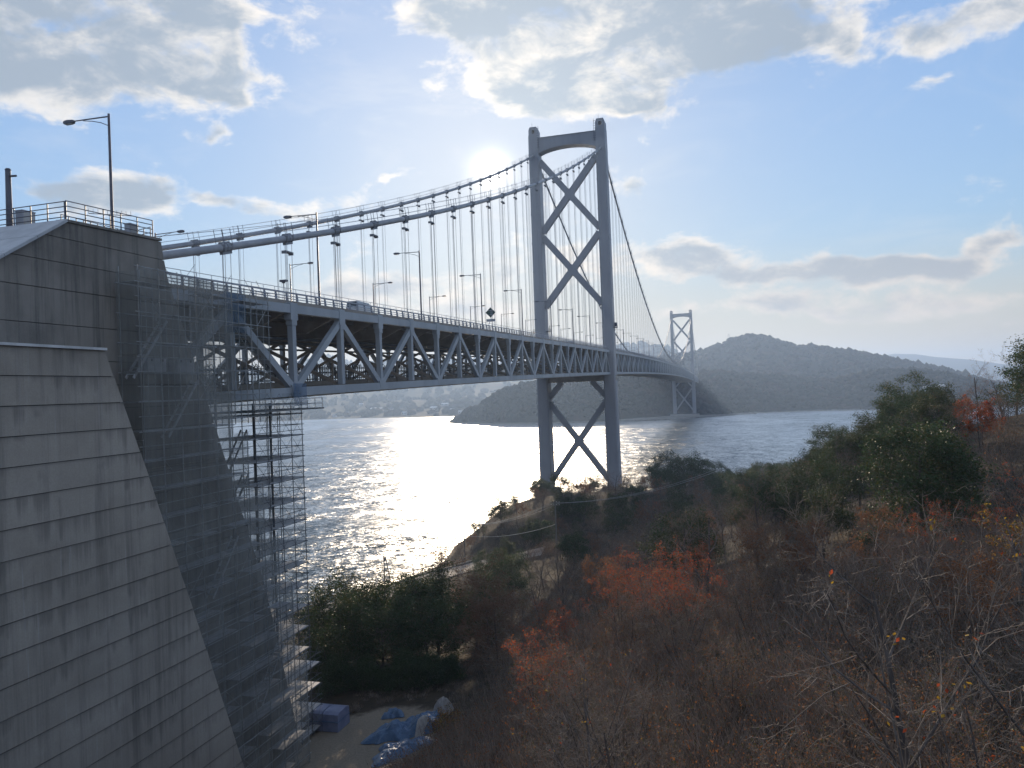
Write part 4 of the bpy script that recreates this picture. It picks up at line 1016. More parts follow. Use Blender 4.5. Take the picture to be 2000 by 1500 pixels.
# ------------------------------------------------------------------ the yard at the foot of the anchorage
def lumpy(name, cx, cy, rx, ry, h, m, seed, parent, rz=0.0, flat=.55):
    rg = np.random.default_rng(seed); n, k = 16, 54; v = []; ox, oy = rg.random(2)*50
    zg0 = ground(cx, cy)
    for i in range(n+1):
        rr = i/n
        for j in range(k):
            a = 2*math.pi*j/k; jig = 1+.22*math.sin(3*a+seed)+.12*math.sin(7*a+seed*2)
            x, y = rx*rr*jig*math.cos(a), ry*rr*jig*math.sin(a)
            rdg = abs(float(fbm(np.array(ox+x*1.6), np.array(oy+y*1.6), 3))); z = h*(1-rr**2.2)**.8*(.75+1.6*float(fbm(np.array(ox+x*.8), np.array(oy+y*.8), 3)))+(.5-2.2*rdg)*.42*min(1, 3*(1-rr))+.04
            X_ = cx+x*math.cos(rz)-y*math.sin(rz); Y_ = cy+x*math.sin(rz)+y*math.cos(rz)
            v.append((X_, Y_, ground(X_, Y_)+.03+max(z, 0)))
    f = [(i*k+j, i*k+(j+1) % k, (i+1)*k+(j+1) % k, (i+1)*k+j) for i in range(n) for j in range(k)]
    o = obj(name, MB().add(v, f), m, parent, False, tuple(-Vector(parent.location)) if parent else (0, 0, 0))
    return o
t = thing('tarpaulin', (25.4, -219, 13), 'crumpled blue tarpaulin over a heap at the edge of the clearing', 'tarpaulin')
lumpy('cover_sheet', 25.0, -219.0, 3.7, 2.3, 1.3, M['tarp'], 4, t, .25); lumpy('sheet_fold', 23.2, -220.0, 1.4, .9, .55, M['tarp'], 9, t, .6)
t = thing('tarpaulin', (26.3, -224.4, 13), 'second blue tarpaulin lying flat nearer the camera at the clearing edge', 'tarpaulin')
lumpy('cover_sheet', 26.0, -223.6, 2.6, 2.3, .5, M['tarp'], 14, t, .1)
t = thing('tarpaulin', (21.0, -214.4, 13), 'small dark blue bundle on the sand left of the tarpaulin heap', 'tarpaulin'); lumpy('cover_sheet', 21.2, -214.8, 1.1, .8, .7, M['tarp'], 21, t, 0)
t = thing('rock', (27.3, -216.5, 13), 'pale grey boulder at the upper right corner of the blue tarpaulin heap', 'rock'); lumpy('boulder', 27.2, -216.6, .9, .7, 1.7, M['rock'], 31, t, .3)
t = thing('rock', (26.4, -220.6, 13), 'pale slab leaning on the blue tarpaulin heap', 'rock'); lumpy('boulder', 26.7, -220.4, .55, 1.0, 1.35, M['rock'], 37, t, -.3)
zc = ground(15.9, -218.2)
t = thing('pallet_stack', (15.6, -217.6, zc), 'violet blue sheeted pallet stack standing at the foot of the anchorage', 'pallet stack')
for q in range(2):
    b = MB(); x0 = -.85+q*1.75
    b.prism([(-1.15, .12), (1.2, .12), (1.15, 1.75), (.6, 1.9), (-.7, 1.86), (-1.1, 1.7)], x0-.82, x0+.82, 'X'); obj('sheeted_load', b, M['tarp_pale'], t)
    obj('pallet', MB().box((x0, 0, .07), (1.6, 2.2, .12)), M['wood'], t)
obj('strap', MB().box((-.85, 0, 1.0), (1.70, 2.45, .05)), M['tarp'], t); obj('strap', MB().box((.9, 0, 1.05), (1.70, 2.45, .05)), M['tarp'], t)

# ------------------------------------------------------------------ coast road, sea wall, guardrail, poles
ROAD = [(-44, -186), (-33, -166), (-24, -150), (-17, -137), (-9.5, -126), (-2, -117.5), (7, -113), (12, -112.5)]
def ribbon(name, line, wd, m, dz=.12, n=90, kind='structure', shift=0.0):
    P = resample([(p[0], p[1]) for p in line], n); d = np.gradient(P, axis=0); d /= np.linalg.norm(d, axis=1)[:, None]; nrm = np.stack([-d[:, 1], d[:, 0]], 1)
    vs = []; K = 5
    for p, q in zip(P, nrm):
        zc = max(ground(p[0], p[1]), 1.6)
        for k in range(K):
            s_ = wd*(k/(K-1)-.5)+shift; x, y = p[0]+q[0]*s_, p[1]+q[1]*s_
            vs.append((x, y, max(ground(x, y), zc-.35)+dz))
    fs = [(i*K+k, i*K+k+1, (i+1)*K+k+1, (i+1)*K+k) for i in range(n-1) for k in range(K-1)]
    o = obj(name, MB().add(vs, fs), m); tag(o, kind=kind); return P, nrm
P, nrm = ribbon('coast_road', ROAD, 9.0, M['road'], .16)
SEAW = P+nrm*4.9*np.sign((nrm*np.array([-1, .6])).sum(1))[:, None]
cut = [i for i in range(len(SEAW)) if SEAW[i][0] < -3.5]
SEAW = SEAW[cut]
sw = thing('sea_wall', (*SEAW[0], 1), 'low pale sea wall on the water side of the coast road', 'sea wall')
for a, b in zip(SEAW[:-1:3], SEAW[3::3]):
    za, zb_ = max(ground(*a), 1.5), max(ground(*b), 1.5)
    wpart('wall_segment', MB().bar((a[0], a[1], za-.5), (b[0]-(b[0]-a[0])*.01, b[1]-(b[1]-a[1])*.01, zb_-.5), .4, 2.0), M['road'], sw)
gr = thing('guardrail', (*SEAW[0], 2), 'rusty brown guardrail along the sea side of the coast road', 'guardrail')
for h in (1.05, 1.55): wpart('rail', MB().tube([(p[0], p[1], max(ground(*p), 1.5)+h) for p in SEAW], .07, 5), M['rust'], gr)
for p in SEAW[::2]:
    z = max(ground(*p), 1.5); wpart('post', MB().box((p[0], p[1], z+1.05), (.13, .13, 1.2)), M['rust'], gr)
def upole(loc, h, label, twin=False, arm=1.0):
    t = thing('utility_pole', loc, label, 'utility pole')
    obj('pole', MB().tube([(0, 0, -.5), (0, 0, h)], [.16, .10], 8), M['wood'], t)
    if twin:
        obj('second_pole', MB().tube([(1.5, .5, -.5), (.35, .1, h-.9)], [.14, .10], 8), M['wood'], t)
        obj('transformer', MB().tube([(-.05, .35, h-1.9), (-.05, .35, h-1.1)], .26, 10), M['rail'], t)
    for q in (0, .55):
        c = obj('cross_arm', MB().box((0, 0, h-.35-q), (1.9*arm, .1, .1)), M['wood'], t)
        for a in (-.85, -.3, .3, .85): obj('insulator', MB().tube([(a*arm, 0, h-.3-q), (a*arm, 0, h-.1-q)], .045, 6), M['white'], c)
    return t
z1 = ground(-19.5, -131); upole((-19.5, -131, z1), 44.2-34.6-z1+.2, 'twin legged utility pole with a transformer beside the coast road above the green trees', True)
z2 = ground(19.2, -130); upole((19.2, -130, z2), max(21.2-z2, 7), 'single utility pole with cross arms among the thicket below the headland', False)
z3 = ground(-10.5, -103.5); upole((-10.5, -103.5, z3), 7.5, 'short utility pole by the headland trees at the road bend', False, .8)
def wire(a, b, sag): return [(a[0]+(b[0]-a[0])*u, a[1]+(b[1]-a[1])*u, a[2]+(b[2]-a[2])*u-4*sag*u*(1-u)) for u in np.linspace(0, 1, 13)]
pw = thing('power_lines', (19.2, -130, 20.8), 'pale sagging power lines from the thicket pole down to the road bend', 'power lines')
for o in (-.85, -.3, .85): wpart('wire', MB().tube(wire((19.2+o, -130, 20.7), (-10.5+o, -103.5, z3+7.2), 1.3), .035, 4), M['pipe'], pw)
wpart('wire', MB().tube(wire((19.2, -130, 16.3), (-10.5, -103.5, z3+4.6), 1.2), .04, 4), M['pipe'], pw)
for o in (-.85, .3): wpart('wire', MB().tube(wire((19.2+o, -130, 20.7), (52+o, -118, 26), 1.6), .03, 4), M['pipe'], pw)

# ------------------------------------------------------------------ far shore: pylon, beacon, houses
def hz(name, x, y):
    v = HILLS[name].reshape(-1, 3); return float(v[np.argmin((v[:, 0]-x)**2+(v[:, 1]-y)**2), 2])
px_, py_ = 66, 1466; pz = hz('peak_hill', px_, py_)
t = thing('lattice_mast', (px_, py_, pz), 'tiny lattice relay mast on the ridge left of the main peak', 'mast')
for a in (-1, 1):
    for b in (-1, 1): obj('leg', MB().bar((a*2.2, b*2.2, -1), (a*.6, b*.6, 17), .35, .35), M['rail'], t)
for q in range(4): obj('brace', MB().box((0, 0, 3+q*4), (4.2-q*.9, 4.2-q*.9, .4)), M['rail'], t)
obj('cross_arm', MB().box((0, 0, 14.5), (6, .5, .5)), M['rail'], t)
wall_mats = [M['white'], M['rail'], M['rock']]
def house(loc, wdt, dpt, h, rz, label, group, wm, roofm):
    t = thing('house', loc, label, 'house', group, rz)
    obj('wall', MB().box((0, 0, h/2-1), (wdt, dpt, h+2)), wm, t)
    obj('roof', MB().prism([(-dpt/2-.5, h), (dpt/2+.5, h), (0, h+dpt*.32)], -wdt/2-.5, wdt/2+.5, 'X'), roofm, t)
    for q in (-.28, .28): obj('window', MB().box((q*wdt, -dpt/2-.03, h*.55), (wdt*.2, .08, h*.3)), M['glass'], t)
    return t
rgH = random.Random(8)
fr = resample([(p[0], p[1]) for p in E_front], 400)
hv = HILLS['far_left_hill']
for k in range(30):
    i = int((.30+.42*k/30)*169); jj = rgH.choice((2, 2, 3, 3, 4, 5, 6)); p = hv[i, jj]
    if p[0] > -395 or p[0] < -830: continue
    big = rgH.random() < .2
    house((p[0]+rgH.uniform(-6, 6), p[1]+rgH.uniform(-4, 4), max(p[2], 1.0)+.5), rgH.uniform(7, 11)*(1.8 if big else 1), rgH.uniform(6, 8), rgH.uniform(3, 5), rgH.uniform(-.5, .8),
        'tiny %s in the hazy town on the far left shore' % ('long shed' if big else 'house'), 'sheds of the far shore town' if big else 'houses of the far shore town', rgH.choice(wall_mats), rgH.choice((M['roof'], M['white'], M['fence'])))
for q, (x, y) in enumerate(((318, 868), (327, 866), (336, 865))):
    house((x, y, hz('mid_shore_hill', x, y)+1.5), 7, 6, 4.5, .2, '%s small white house on the wooded mid shore at right' % ('leftmost', 'middle', 'rightmost')[q], None, M['white'], M['white'])
# ------------------------------------------------------------------ plants
class Grow:
    def __init__(s, seed): s.rg = random.Random(seed); s.V = {0: [], 1: []}; s.F = {0: [], 1: []}; s.Mi = {0: [], 1: []}; s.tips = []
    def tube(s, slot, pts, rad, n, m):
        V, F = s.V[slot], s.F[slot]; o = len(V); k = len(pts)
        d = (pts[-1]-pts[0]).normalized(); a = d.orthogonal().normalized(); b = d.cross(a)
        cs = [(math.cos(2*math.pi*j/n), math.sin(2*math.pi*j/n)) for j in range(n)]
        for p, r in zip(pts, rad):
            for c, q in cs: V.append((p.x+(a.x*c+b.x*q)*r, p.y+(a.y*c+b.y*q)*r, p.z+(a.z*c+b.z*q)*r))
        for i in range(k-1):
            for j in range(n):
                j2 = (j+1) % n; F.append((o+i*n+j, o+i*n+j2, o+(i+1)*n+j2, o+(i+1)*n+j)); s.Mi[slot].append(m)
    def branch(s, pos, d, L, r, lv, P):
        rg = s.rg; n = P['seg'][lv]; pts = [pos.copy()]; rad = [r]; p = pos.copy(); d = d.copy()
        w_, up = P['wander'][lv], P['up'][lv]; rend = r*P['taper'][lv]
        for i in range(n):
            d = Vector((d.x+rg.gauss(0, w_), d.y+rg.gauss(0, w_), d.z+rg.gauss(0, w_)+up)).normalized()
            p = p+d*(L/n); pts.append(p.copy()); rad.append(r+(rend-r)*(i+1)/n)
        slot = 0 if lv < P['trunk_levels'] else 1
        s.tube(slot, pts, rad, P['sides'][lv], 0)
        if lv == P['levels']-1:
            s.tips.append((pts[-1], d)); s.tips.append((pts[len(pts)//2], d)); return
        k = P['kids'][lv]; k = max(1, int(k+rg.uniform(-.3, .3)*k+.5)); lo = P['from'][lv]
        for c in range(k):
            t = lo+(1-lo)*(c+rg.random())/k; f = t*n; i = min(int(f), n-1); q = pts[i].lerp(pts[i+1], f-i)
            dd = (pts[i+1]-pts[i]).normalized(); ang = R(rg.gauss(P['ang'][lv], 9)); ax = dd.orthogonal().normalized(); ax.rotate(Quaternion(dd, (c*2.4+rg.uniform(-.6, .6))))
            nd = dd.copy(); nd.rotate(Quaternion(ax, ang))
            s.branch(q, nd, L*P['ratio'][lv]*rg.uniform(.65, 1.2)*(1.15-.45*t), max(rad[i]*P['rr'][lv]*rg.uniform(.75, 1.0), P['rmin']), lv+1, P)
        if P.get('lead', 1): s.tips.append((pts[-1], d))
    def leaf(s, p, size, m, droop=0.0, aspect=.55):
        rg = s.rg; a = Vector((rg.gauss(0, 1), rg.gauss(0, 1), rg.gauss(0, .6)-droop)).normalized(); b = a.orthogonal().normalized(); b.rotate(Quaternion(a, rg.uniform(0, 6.28)))
        V, F = s.V[1], s.F[1]; o = len(V); h = size*aspect*.5
        V.extend([tuple(p), tuple(p+a*size*.5+b*h), tuple(p+a*size), tuple(p+a*size*.5-b*h)]); F.append((o, o+1, o+2, o+3)); s.Mi[1].append(m)
    def meshes(s, nm, trunk_m, crown_m):
        out_ = []
        for slot, (n_, ms) in enumerate((('trunk', trunk_m), ('crown', crown_m))):
            out_.append(np_mesh(n_, s.V[slot], s.F[slot], ms, s.Mi[slot]))
        return out_

def deciduous(seed, H, stems=1, r0=.12, leaves=None, lsize=.09, lprob=0.0, twig='twig_dark', dense=1.0, spread=1.0, levels=5, rmin=.006):
    g = Grow(seed); rg = g.rg
    P = dict(levels=levels, trunk_levels=2, seg=[6, 5, 4, 3, 3][:levels], wander=[.07, .13, .17, .20, .25], up=[.06, .10, .07, .05, .03], taper=[.30, .25, .3, .4, .5],
             sides=[8, 6, 4, 3, 3], kids=[7*dense, 6*dense, 5*dense, 4*dense], ang=[46*spread, 44, 42, 42], ratio=[.62, .55, .52, .50], rr=[.58, .55, .55, .6], rmin=rmin)
    P['from'] = [.22, .22, .2, .2]
    for k in range(stems):
        a = 6.28*k/stems+rg.uniform(-.4, .4); tilt = 0 if stems == 1 else rg.uniform(.18, .5)*spread
        d = Vector((math.cos(a)*tilt, math.sin(a)*tilt, 1)).normalized()
        g.branch(Vector((math.cos(a)*.12*(stems > 1), math.sin(a)*.12*(stems > 1), -.4)), d, H*.72*rg.uniform(.85, 1.1), r0*(1 if stems == 1 else .7), 0, P)
    if leaves:
        for p, d in g.tips:
            if rg.random() < lprob:
                for q in range(rg.randint(2, 5)): g.leaf(p+Vector((rg.gauss(0, .10), rg.gauss(0, .10), rg.gauss(0, .10))), lsize*rg.uniform(.6, 1.3), 1+rg.randrange(len(leaves)), .4)
    return g.meshes('t', [M['bark']], [M[twig]]+[M[x] for x in (leaves or [])])

def evergreen(seed, H, W, leaves, lsize=.2, per=26, clump=.42, r0=.16, low=.08, dens=1.0, cone=False):
    g = Grow(seed); rg = g.rg
    if cone:
        P = dict(levels=3, trunk_levels=1, seg=[8, 4, 3], wander=[.03, .08, .15], up=[.05, .02, .02], taper=[.08, .2, .4], sides=[8, 4, 3], kids=[46*dens, 9*dens], ang=[72, 45], ratio=[.33*W/2.0, .42], rr=[.28, .5], rmin=.012)
        P['from'] = [.10, .15]
        g.branch(Vector((0, 0, -.4)), Vector((0, 0, 1)), H+.4, r0, 0, P)
    else:
        P = dict(levels=4, trunk_levels=2, seg=[5, 4, 3, 3], wander=[.08, .15, .2, .2], up=[.06, .06, .05, .02], taper=[.35, .3, .4, .4], sides=[8, 6, 4, 3], kids=[13*dens, 6*dens, 4], ang=[64, 50, 46], ratio=[.62*W/3.2, .55, .5], rr=[.5, .5, .55], rmin=.012)
        P['from'] = [low, .25, .25]
        g.branch(Vector((0, 0, -.4)), Vector((rg.uniform(-.1, .1), rg.uniform(-.1, .1), 1)).normalized(), H*.82, r0, 0, P)
    for p, d in g.tips:
        c = p+Vector((rg.gauss(0, .1), rg.gauss(0, .1), rg.gauss(0, .1))); mm = 1+rg.randrange(len(leaves))
        for q in range(int(per*rg.uniform(.5, 1.3))):
            o = Vector((rg.gauss(0, clump), rg.gauss(0, clump), rg.gauss(0, clump*.6)))
            g.leaf(c+o, lsize*rg.uniform(.6, 1.3), mm if rg.random() < .75 else 1+rg.randrange(len(leaves)), .1, .5)
    return g.meshes('t', [M['bark']], [M['twig_dark']]+[M[x] for x in leaves])

PROTO = {
 'bare': [deciduous(s_, 8.0, 1, .14, ['leaf_brown', 'leaf_orange'], .09, .05, 'twig_dark') for s_ in (1, 2, 3)],
 'bare_hero': [deciduous(s_, 9.5, st, .15, ['leaf_red', 'leaf_yellow'], .10, .004, 'twig', 1.0, 1.1) for s_, st in ((21, 2), (22, 3))],
 'thicket': [deciduous(s_, 5.5, 4, .085, ['leaf_brown', 'leaf_olive', 'leaf_orange'], .08, .16, t_, .85, 1.2) for s_, t_ in ((31, 'twig'), (32, 'twig_dark'), (33, 'twig_dark'))],
 'pale_thicket': [deciduous(s_, 5.0, 5, .07, ['leaf_brown', 'leaf_olive'], .07, .06, 'twig', .85, 1.25) for s_ in (35, 36)],
 'red': [deciduous(s_, 5.5, 3, .08, ['leaf_red', 'leaf_red', 'leaf_orange', 'leaf_brown'], .10, .34, 'twig_dark', .8, 1.1) for s_ in (41, 42)],
 'rusty': [deciduous(s_, 6.5, 2, .11, ['leaf_brown', 'leaf_rust', 'leaf_orange'], .13, .75, 'twig_dark', .8, 1.1) for s_ in (45, 46)],
 'orange': [deciduous(47, 6.0, 2, .11, ['leaf_red', 'leaf_orange', 'leaf_orange'], .17, .95, 'twig_dark', .8, 1.0)],
 'yellow': [deciduous(s_, 3.6, 4, .05, ['leaf_yellow', 'leaf_orange', 'leaf_olive'], .12, .5, 'twig', .75, 1.2) for s_ in (51,)],
 'evergreen': [evergreen(s_, 8.0, 3.3, ['leaf_green', 'leaf_mid', 'leaf_olive', 'leaf_green'], .21, 23) for s_ in (61, 62, 63)],
 'olive': [evergreen(s_, 6.5, 3.3, ['leaf_olive', 'leaf_green'], .19, 22, .40) for s_ in (71, 72)],
 'bush': [evergreen(s_, 3.2, 2.6, ['leaf_green', 'leaf_mid'], .13, 22, .26, .07, .1) for s_ in (81,)],
 'conifer': [evergreen(91, 9.5, 2.3, ['leaf_rust', 'leaf_rust', 'leaf_brown'], .15, 16, .20, .16, .1, 1.0, True)],
 'young_conifer': [evergreen(93, 7.0, 1.8, ['leaf_green', 'leaf_rust'], .16, 12, .18, .11, .1, .8, True)],
}
TREES = {}
for kind, lst in PROTO.items():
    nm = {'bush': 'shrub', 'thicket': 'thicket_shrub', 'pale_thicket': 'thicket_shrub', 'red': 'red_leaf_shrub', 'yellow': 'yellow_leaf_shrub'}.get(kind, 'tree')
    TREES[kind] = [(nm, a, b) for a, b in lst]
prg = random.Random(77)
placed = []
def plant(kind, x, y, label, group=None, sc=1.0, rz=None, v=None, dz=0.0, cat=None, wide=1.0):
    lst = TREES[kind]; nm, tm, cm = lst[prg.randrange(len(lst)) if v is None else v % len(lst)]
    rz = prg.uniform(0, 6.28) if rz is None else rz
    t = thing(nm, (x, y, ground(x, y)+dz), label, cat or ('shrub' if 'shrub' in nm else 'tree'), group, rz)
    t.scale = (sc*wide, sc*wide, sc)
    link('trunk', tm, t); link('crown', cm, t); placed.append((x, y)); return t
# ---- single plants one can point to
for q, (k_, x, y, s_, l_) in enumerate((
    ('evergreen', 13.0, -203.5, 1.0, 'broad dark evergreen tree left in the clump, beside the scaffold tower foot'), ('evergreen', 18.0, -202.0, 1.12, 'largest dark evergreen tree in the middle of the clump above the clearing'),
    ('evergreen', 22.8, -199.5, 1.08, 'dark evergreen tree at the right of the clump, next to the rust brown conifer'), ('evergreen', 11.0, -197.0, 1.3, 'dark evergreen tree in the second row of the clump, behind the scaffold edge'),
    ('evergreen', 16.0, -194.0, 1.3, 'dark evergreen tree in the second row of the clump, at its middle'), ('olive', 20.5, -190.5, 1.5, 'open olive tree behind the clump, nearer the twin utility pole'),
    ('olive', 14.0, -186.5, 1.6, 'flat topped olive tree with open twigs rising behind the evergreen clump'), ('olive', 8.5, -190.0, 1.55, 'olive tree at the far left of the clump, against the water'),
    ('olive', 26.0, -191.0, 1.1, 'olive tree between the evergreen clump and the coast road'))): plant(k_, x-3.2, y-2.0, l_, None, s_, 1.0+q, q)
plant('conifer', 26.3, -199.5, 'rust brown conical conifer right of the dark evergreen clump', None, 1.08, 0.0, 0)
plant('conifer', 29.5, -206.0, 'second, broader rust brown conifer in front of the tall one', None, .85, 1.5, 0, 0, None, 1.25)
for q, (x, y, s_) in enumerate(((11.5, -209.5, 1.25), (14.6, -207.8, 1.15), (18.6, -207.0, 1.3), (21.6, -206.4, 1.15), (9.0, -206.0, 1.3))):
    plant('bush', x, y, ['first', 'second', 'third', 'fourth', 'hindmost'][q]+' low green shrub in the row along the far edge of the clearing', 'shrub row at the clearing edge', s_)
plant('bush', 24.3, -205.5, 'low green shrub on the far edge of the clearing above the tarpaulin', None, .9)
plant('bush', 17.0, -208.0, 'low green shrub between the pallet stack and the evergreen clump', None, .8)
plant('yellow', 31.0, -226.0, 'yellow leaved shrub at the right edge of the blue tarpaulins', None, .95)
plant('yellow', 47.5, -263.0, 'bright yellow leaved shrub at the very bottom of the picture among bare branches', None, .8)
plant('orange', 79.6, -194.0, 'vivid orange red tree on the high ridge at the far right', None, .95, 1.0, 0)
plant('bare', 90.0, -172.0, 'large bare spreading tree on the ridge top at the right edge', None, 1.05, .4, 0)
plant('yellow', 69.5, -238.0, 'orange yellow shrub below the red thicket at the right edge', None, 1.1)
for q, (x, y, s_, v) in enumerate(((35.0, -32.0, 1.5, 0), (40.0, -35.0, 1.75, 1), (46.0, -38.0, 1.5, 2), (52.0, -40.5, 1.15, 0))):
    plant('evergreen', x, y, ['leftmost', 'tallest', 'third', 'rightmost and lowest'][q]+' evergreen of the dark dome shaped clump right of the near tower', 'dark clump beside the near tower', s_, None, v)
plant('bare_hero', 57.3, -268.5, 'big bare forked tree spreading pale twigs in the right foreground', None, 1.0, 2.2, 0)
plant('bare_hero', 63.0, -263.5, 'second big bare tree in the foreground, near the right edge', None, .92, .8, 1)
plant('bare_hero', 50.0, -262.0, 'bare many stemmed tree at the bottom centre, leaning left over the thicket', None, .72, 4.0, 1)
for q, (x, y, s_) in enumerate(((-18.0, -88.0, .75), (-17.5, -75.0, .7), (-18.5, -100.5, .62), (-19.0, -62.0, .55))):
    plant('young_conifer', x, y, ['tall', 'slender', 'small', 'smallest'][q]+' dark spiky young conifer on the water edge of the headland', 'spiky conifers along the headland edge', s_)

# ---- thickets
def near_az(x, y):
    dx, dy = x-CAM[0], y-CAM[1]; return math.degrees(math.atan2(dx, dy)), math.hypot(dx, dy)
LAB = {
 ('bare', 'near'): 'bare brown tree in the dense thicket of the near slope', ('thicket', 'near'): 'tangled brown shrub of the near slope thicket', ('pale_thicket', 'near'): 'pale twiggy leafless shrub of the near slope thicket',
 ('red', 'near'): 'shrub with scattered red leaves in the near slope thicket', ('bush', 'near'): 'glossy green shrub among the brown near slope thicket', ('yellow', 'near'): 'small yellowing shrub in the near slope thicket', ('rusty', 'near'): 'dull russet shrub in the near slope thicket', ('olive', 'near'): 'olive green tree in the near slope thicket',
}
ZT_ = {'mid': 'middle slope thicket', 'ridge': 'right hand ridge wood', 'head': 'headland wood by the near tower', 'foot': 'low wood between road and clearing'}
KN = {'bare': 'bare brown tree', 'thicket': 'tangled brown shrub', 'pale_thicket': 'pale twiggy shrub', 'red': 'red leaved shrub', 'rusty': 'dull russet tree', 'evergreen': 'dark evergreen tree', 'olive': 'olive green tree', 'bush': 'glossy green shrub', 'yellow': 'yellowing shrub'}
SPOT = {'near': ((-9, 'at its left end'), (3, 'in its middle'), (99, 'towards the right edge')), 'mid': ((-4, 'left of the dark dome clump'), (7, 'below the ridge'), (99, 'at the right edge')),
        'ridge': ((6, 'low seaward end'), (11, 'middle'), (99, 'high right end')), 'head': ((-14, 'seaward edge'), (-5, 'behind the utility pole'), (99, 'around the dark dome clump')), 'foot': ((-19, 'left part'), (99, 'right part'))}
def lab(kind, zone, x, y):
    a, d = near_az(x, y); sp = [t_ for lim, t_ in SPOT[zone] if a < lim][0]
    base = (LAB.get((kind, zone)) or KN[kind]+' of the '+ZT_[zone])+', '+sp
    return base+(', nearest rows' if zone == 'near' and d < 28 else '')
def pick(tb):
    u = prg.random()*sum(w_ for _, w_ in tb)
    for k, w_ in tb:
        u -= w_
        if u <= 0: return k
    return tb[-1][0]
TB = {'near': [('thicket', 5), ('pale_thicket', 4), ('bare', 1.2), ('red', .7), ('rusty', .5), ('bush', .9), ('yellow', .5)],
      'mid': [('thicket', 4), ('bare', 3), ('pale_thicket', 1), ('rusty', 1.2), ('olive', 1), ('evergreen', .5), ('red', .5)],
      'ridge': [('olive', 4), ('evergreen', 3.5), ('bare', 1.2), ('rusty', .8)],
      'head': [('evergreen', 2.0), ('olive', 1.8), ('bare', 2.6), ('rusty', 1.4), ('thicket', 2.0)],
      'foot': [('thicket', 3), ('bare', 2), ('olive', 1.5), ('rusty', 1), ('evergreen', .8)]}
cand = 0; counts = {}
while cand < 5200:
    cand += 1
    x = prg.uniform(-22, 128); y = prg.uniform(-274, 8); a, d = near_az(x, y)
    if d < 11.5 or a < -36 or a > 27: continue
    z = ground(x, y)
    if z < 1.8: continue
    if a < -17.5 and d < 82: continue
    if a < -14 and d < 34: continue
    if x < 23 and y < -186: continue
    if x < 29 and -235 < y < -206: continue
    if any(math.hypot(x-px, y-py) < 5.0 for px, py in ROAD) or (x < -1 and -185 < y < -118): continue
    if min(math.hypot(p[0]-x, p[1]-y) for p in P) < 5.4: continue
    if abs(abs(x)-12.85) < 4 and abs(y) < 5: continue
    if z < 5 and y > -60 and x > 40: continue
    if d < 62: zone = 'near'
    elif x > 58 and y < -25 and (x > 72 or y > -120 or (x-58) > .25*(y+190)): zone = 'ridge'
    elif y > -95 and x < 64: zone = 'head'
    elif y > -185 and x < 26: zone = 'foot'
    else: zone = 'mid'
    zt = z+6.5; hid = False
    for q in range(1, 14):
        u = q/14
        if u*d < d-9 and ground(CAM[0]+(x-CAM[0])*u, CAM[1]+(y-CAM[1])*u) > CAM[2]+(zt-CAM[2])*u+.5: hid = True; break
    if hid: continue
    if math.hypot(x-79.6, y+194) < 7: continue
    kind = pick(TB[zone])
    if zone == 'ridge' and a > 13.5 and prg.random() < .6: kind = 'bare'
    if 14 < a < 18.5 and 62 < d < 108 and kind in ('evergreen', 'olive', 'bare'): kind = 'thicket'
    # the red leaved drift on the near slope
    if zone == 'near' and math.hypot(x-45.0, y+235) < 9 and prg.random() < .5: kind = 'red'
    if zone == 'near' and math.hypot(x-73, y+227) < 8 and prg.random() < .6: kind = 'red'
    sep = {'near': 2.3+d*.022, 'mid': 4.4, 'ridge': 4.7, 'head': 5.4, 'foot': 4.6}[zone]
    if any((x-q[0])**2+(y-q[1])**2 < sep*sep for q in placed): continue
    s_ = prg.uniform(.75, 1.1)*{'near': .80 if d < 25 else .95, 'mid': 1.0, 'ridge': .88, 'head': .9, 'foot': .8}[zone]
    if zone == 'ridge' and a > 11: s_ *= 1.15
    if zone == 'head' and (x < -6 or y > -16): s_ *= .6
    if zone == 'head' and abs(x) < 27 and y > -42: s_ *= .45
    if kind in ('olive', 'bush', 'evergreen') and zone == 'near': s_ *= .8
    L_ = lab(kind, zone, x, y); plant(kind, x, y, L_, L_+' group', s_); counts[(zone, kind)] = counts.get((zone, kind), 0)+1
print('PLANTS', sum(counts.values()), counts)

# ---- low undergrowth filling the floor of the thickets: stuff
def clump(seed, n_tw, n_lf, h, rad):
    rg = np.random.default_rng(seed); V = []; F = []; mi = []
    for i in range(n_tw):
        a = rg.random()*6.28; r = rad*rg.random()**.6; p = np.array([math.cos(a)*r*.5, math.sin(a)*r*.5, -.05]); d = np.array([math.cos(a)*rg.uniform(.2, .9), math.sin(a)*rg.uniform(.2, .9), 1.0]); d /= np.linalg.norm(d)
        L = h*rg.uniform(.4, 1.1); s_ = np.cross(d, rg.normal(size=3)); s_ /= np.linalg.norm(s_); wv = s_*rg.uniform(.006, .014)
        m_ = p+d*L*.5+rg.normal(0, .06, 3); e = p+d*L+rg.normal(0, .12, 3); o = len(V); V += [p-wv, p+wv, m_+wv*.8, m_-wv*.8, e+wv*.3, e-wv*.3]; F += [(o, o+1, o+2, o+3), (o+3, o+2, o+4, o+5)]; mi += [0, 0]
    for i in range(n_lf):
        a = rg.random()*6.28; r = rad*rg.random()**.5; p = np.array([math.cos(a)*r, math.sin(a)*r, h*rg.random()**1.2*.9]); u = rg.normal(size=3); u /= np.linalg.norm(u); v_ = np.cross(u, rg.normal(size=3)); v_ /= np.linalg.norm(v_)
        sz = rg.uniform(.05, .11); o = len(V); V += [p, p+u*sz*.5+v_*sz*.28, p+u*sz, p+u*sz*.5-v_*sz*.28]; F.append((o, o+1, o+2, o+3)); mi.append(1+int(rg.integers(3)))
    return np.array(V), np.array(F), np.array(mi)
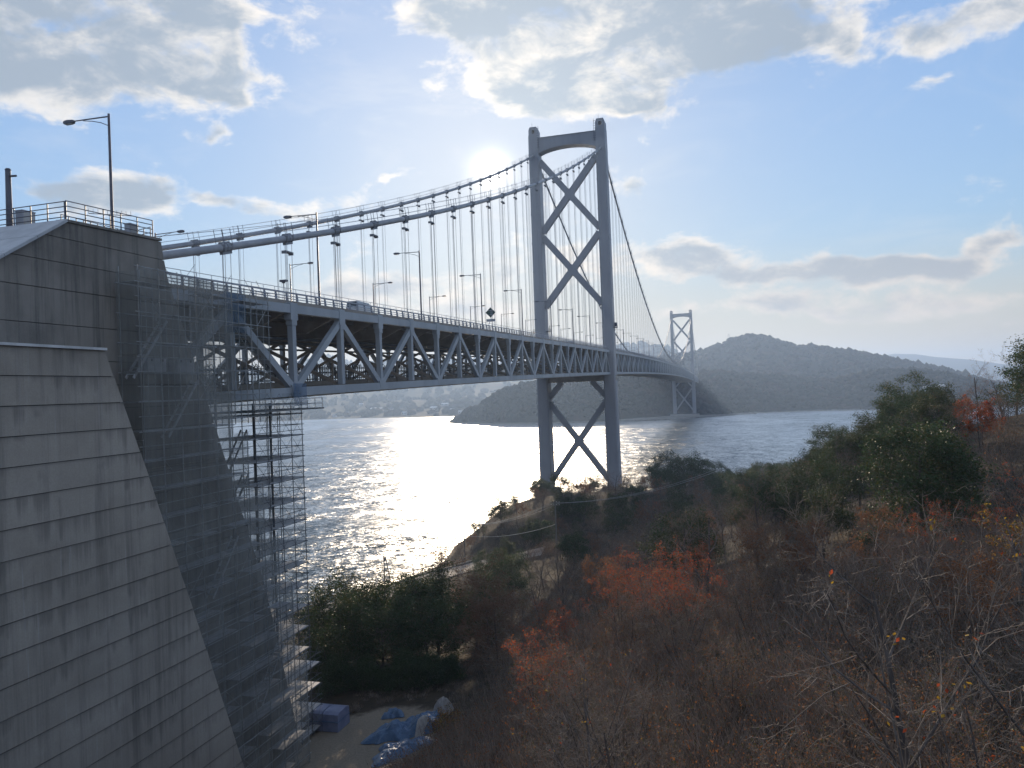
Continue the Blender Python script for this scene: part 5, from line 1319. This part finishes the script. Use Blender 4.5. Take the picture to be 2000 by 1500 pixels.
def scatter(name, tmpl, pts, scales, mats, seed):
    rg = np.random.default_rng(seed); V, F, mi = tmpl; n = len(pts); a = rg.random(n)*6.28; c, s_ = np.cos(a)[:, None], np.sin(a)[:, None]
    x = (V[None, :, 0]*c-V[None, :, 1]*s_)*scales[:, None]; y = (V[None, :, 0]*s_+V[None, :, 1]*c)*scales[:, None]; z = V[None, :, 2]*scales[:, None]
    VV = np.stack([x, y, z], -1)+pts[:, None, :]; FF = (F[None]+(np.arange(n)*len(V))[:, None, None]).reshape(-1, 4)
    o = link(name, np_mesh(name, VV.reshape(-1, 3), FF, mats, np.tile(mi, n))); tag(o, kind='stuff')
rgn = np.random.default_rng(5)
def floor_points(n, dmin, dmax, amin=-36, amax=27):
    a = np.radians(rgn.uniform(amin, amax, n)); d = np.sqrt(rgn.uniform(dmin**2, dmax**2, n)); x = CAM[0]+d*np.sin(a); y = CAM[1]+d*np.cos(a); z = ground_np(x, y)
    keep = (z > 1.9)&~((x < 29)&(y < -205))&~((x < 22)&(y < -190))&~((x > -14)&(x < -1)&(y > -185)&(y < -118))&((x < 48)|(y < -20)|(z > 3))
    keep &= np.min(np.hypot(x[:, None]-P[None, :, 0], y[:, None]-P[None, :, 1]), axis=1) > 5.2
    return np.stack([x, y, z], -1)[keep]
pts = floor_points(3200, 7, 60); scatter('undergrowth', clump(1, 26, 34, 1.9, 1.0), pts, rgn.uniform(.6, 1.25, len(pts)), [M['twig_dark'], M['leaf_brown'], M['leaf_olive'], M['leaf_orange']], 1)
pts = floor_points(11000, 60, 300); scatter('undergrowth', clump(2, 12, 22, 1.9, 1.3), pts, rgn.uniform(.8, 1.6, len(pts)), [M['twig_dark'], M['leaf_brown'], M['leaf_olive'], M['leaf_green']], 2)
# dry weeds along the clearing edge
ang = rgn.uniform(0, 6.28, 260); rr = rgn.uniform(.85, 1.25, 260); wx, wy = 21.5+8.2*rr*np.cos(ang), -222+13*rr*np.sin(ang); k = (wx > 14.5)&(wx < 31)
pts = np.stack([wx, wy, ground_np(wx, wy)], -1)[k]; scatter('dry_grass', clump(3, 40, 4, .55, .5), pts, rgn.uniform(.5, 1.2, len(pts)), [M['twig'], M['leaf_olive'], M['leaf_yellow'], M['leaf_mid']], 3)
bpy.context.view_layer.update()
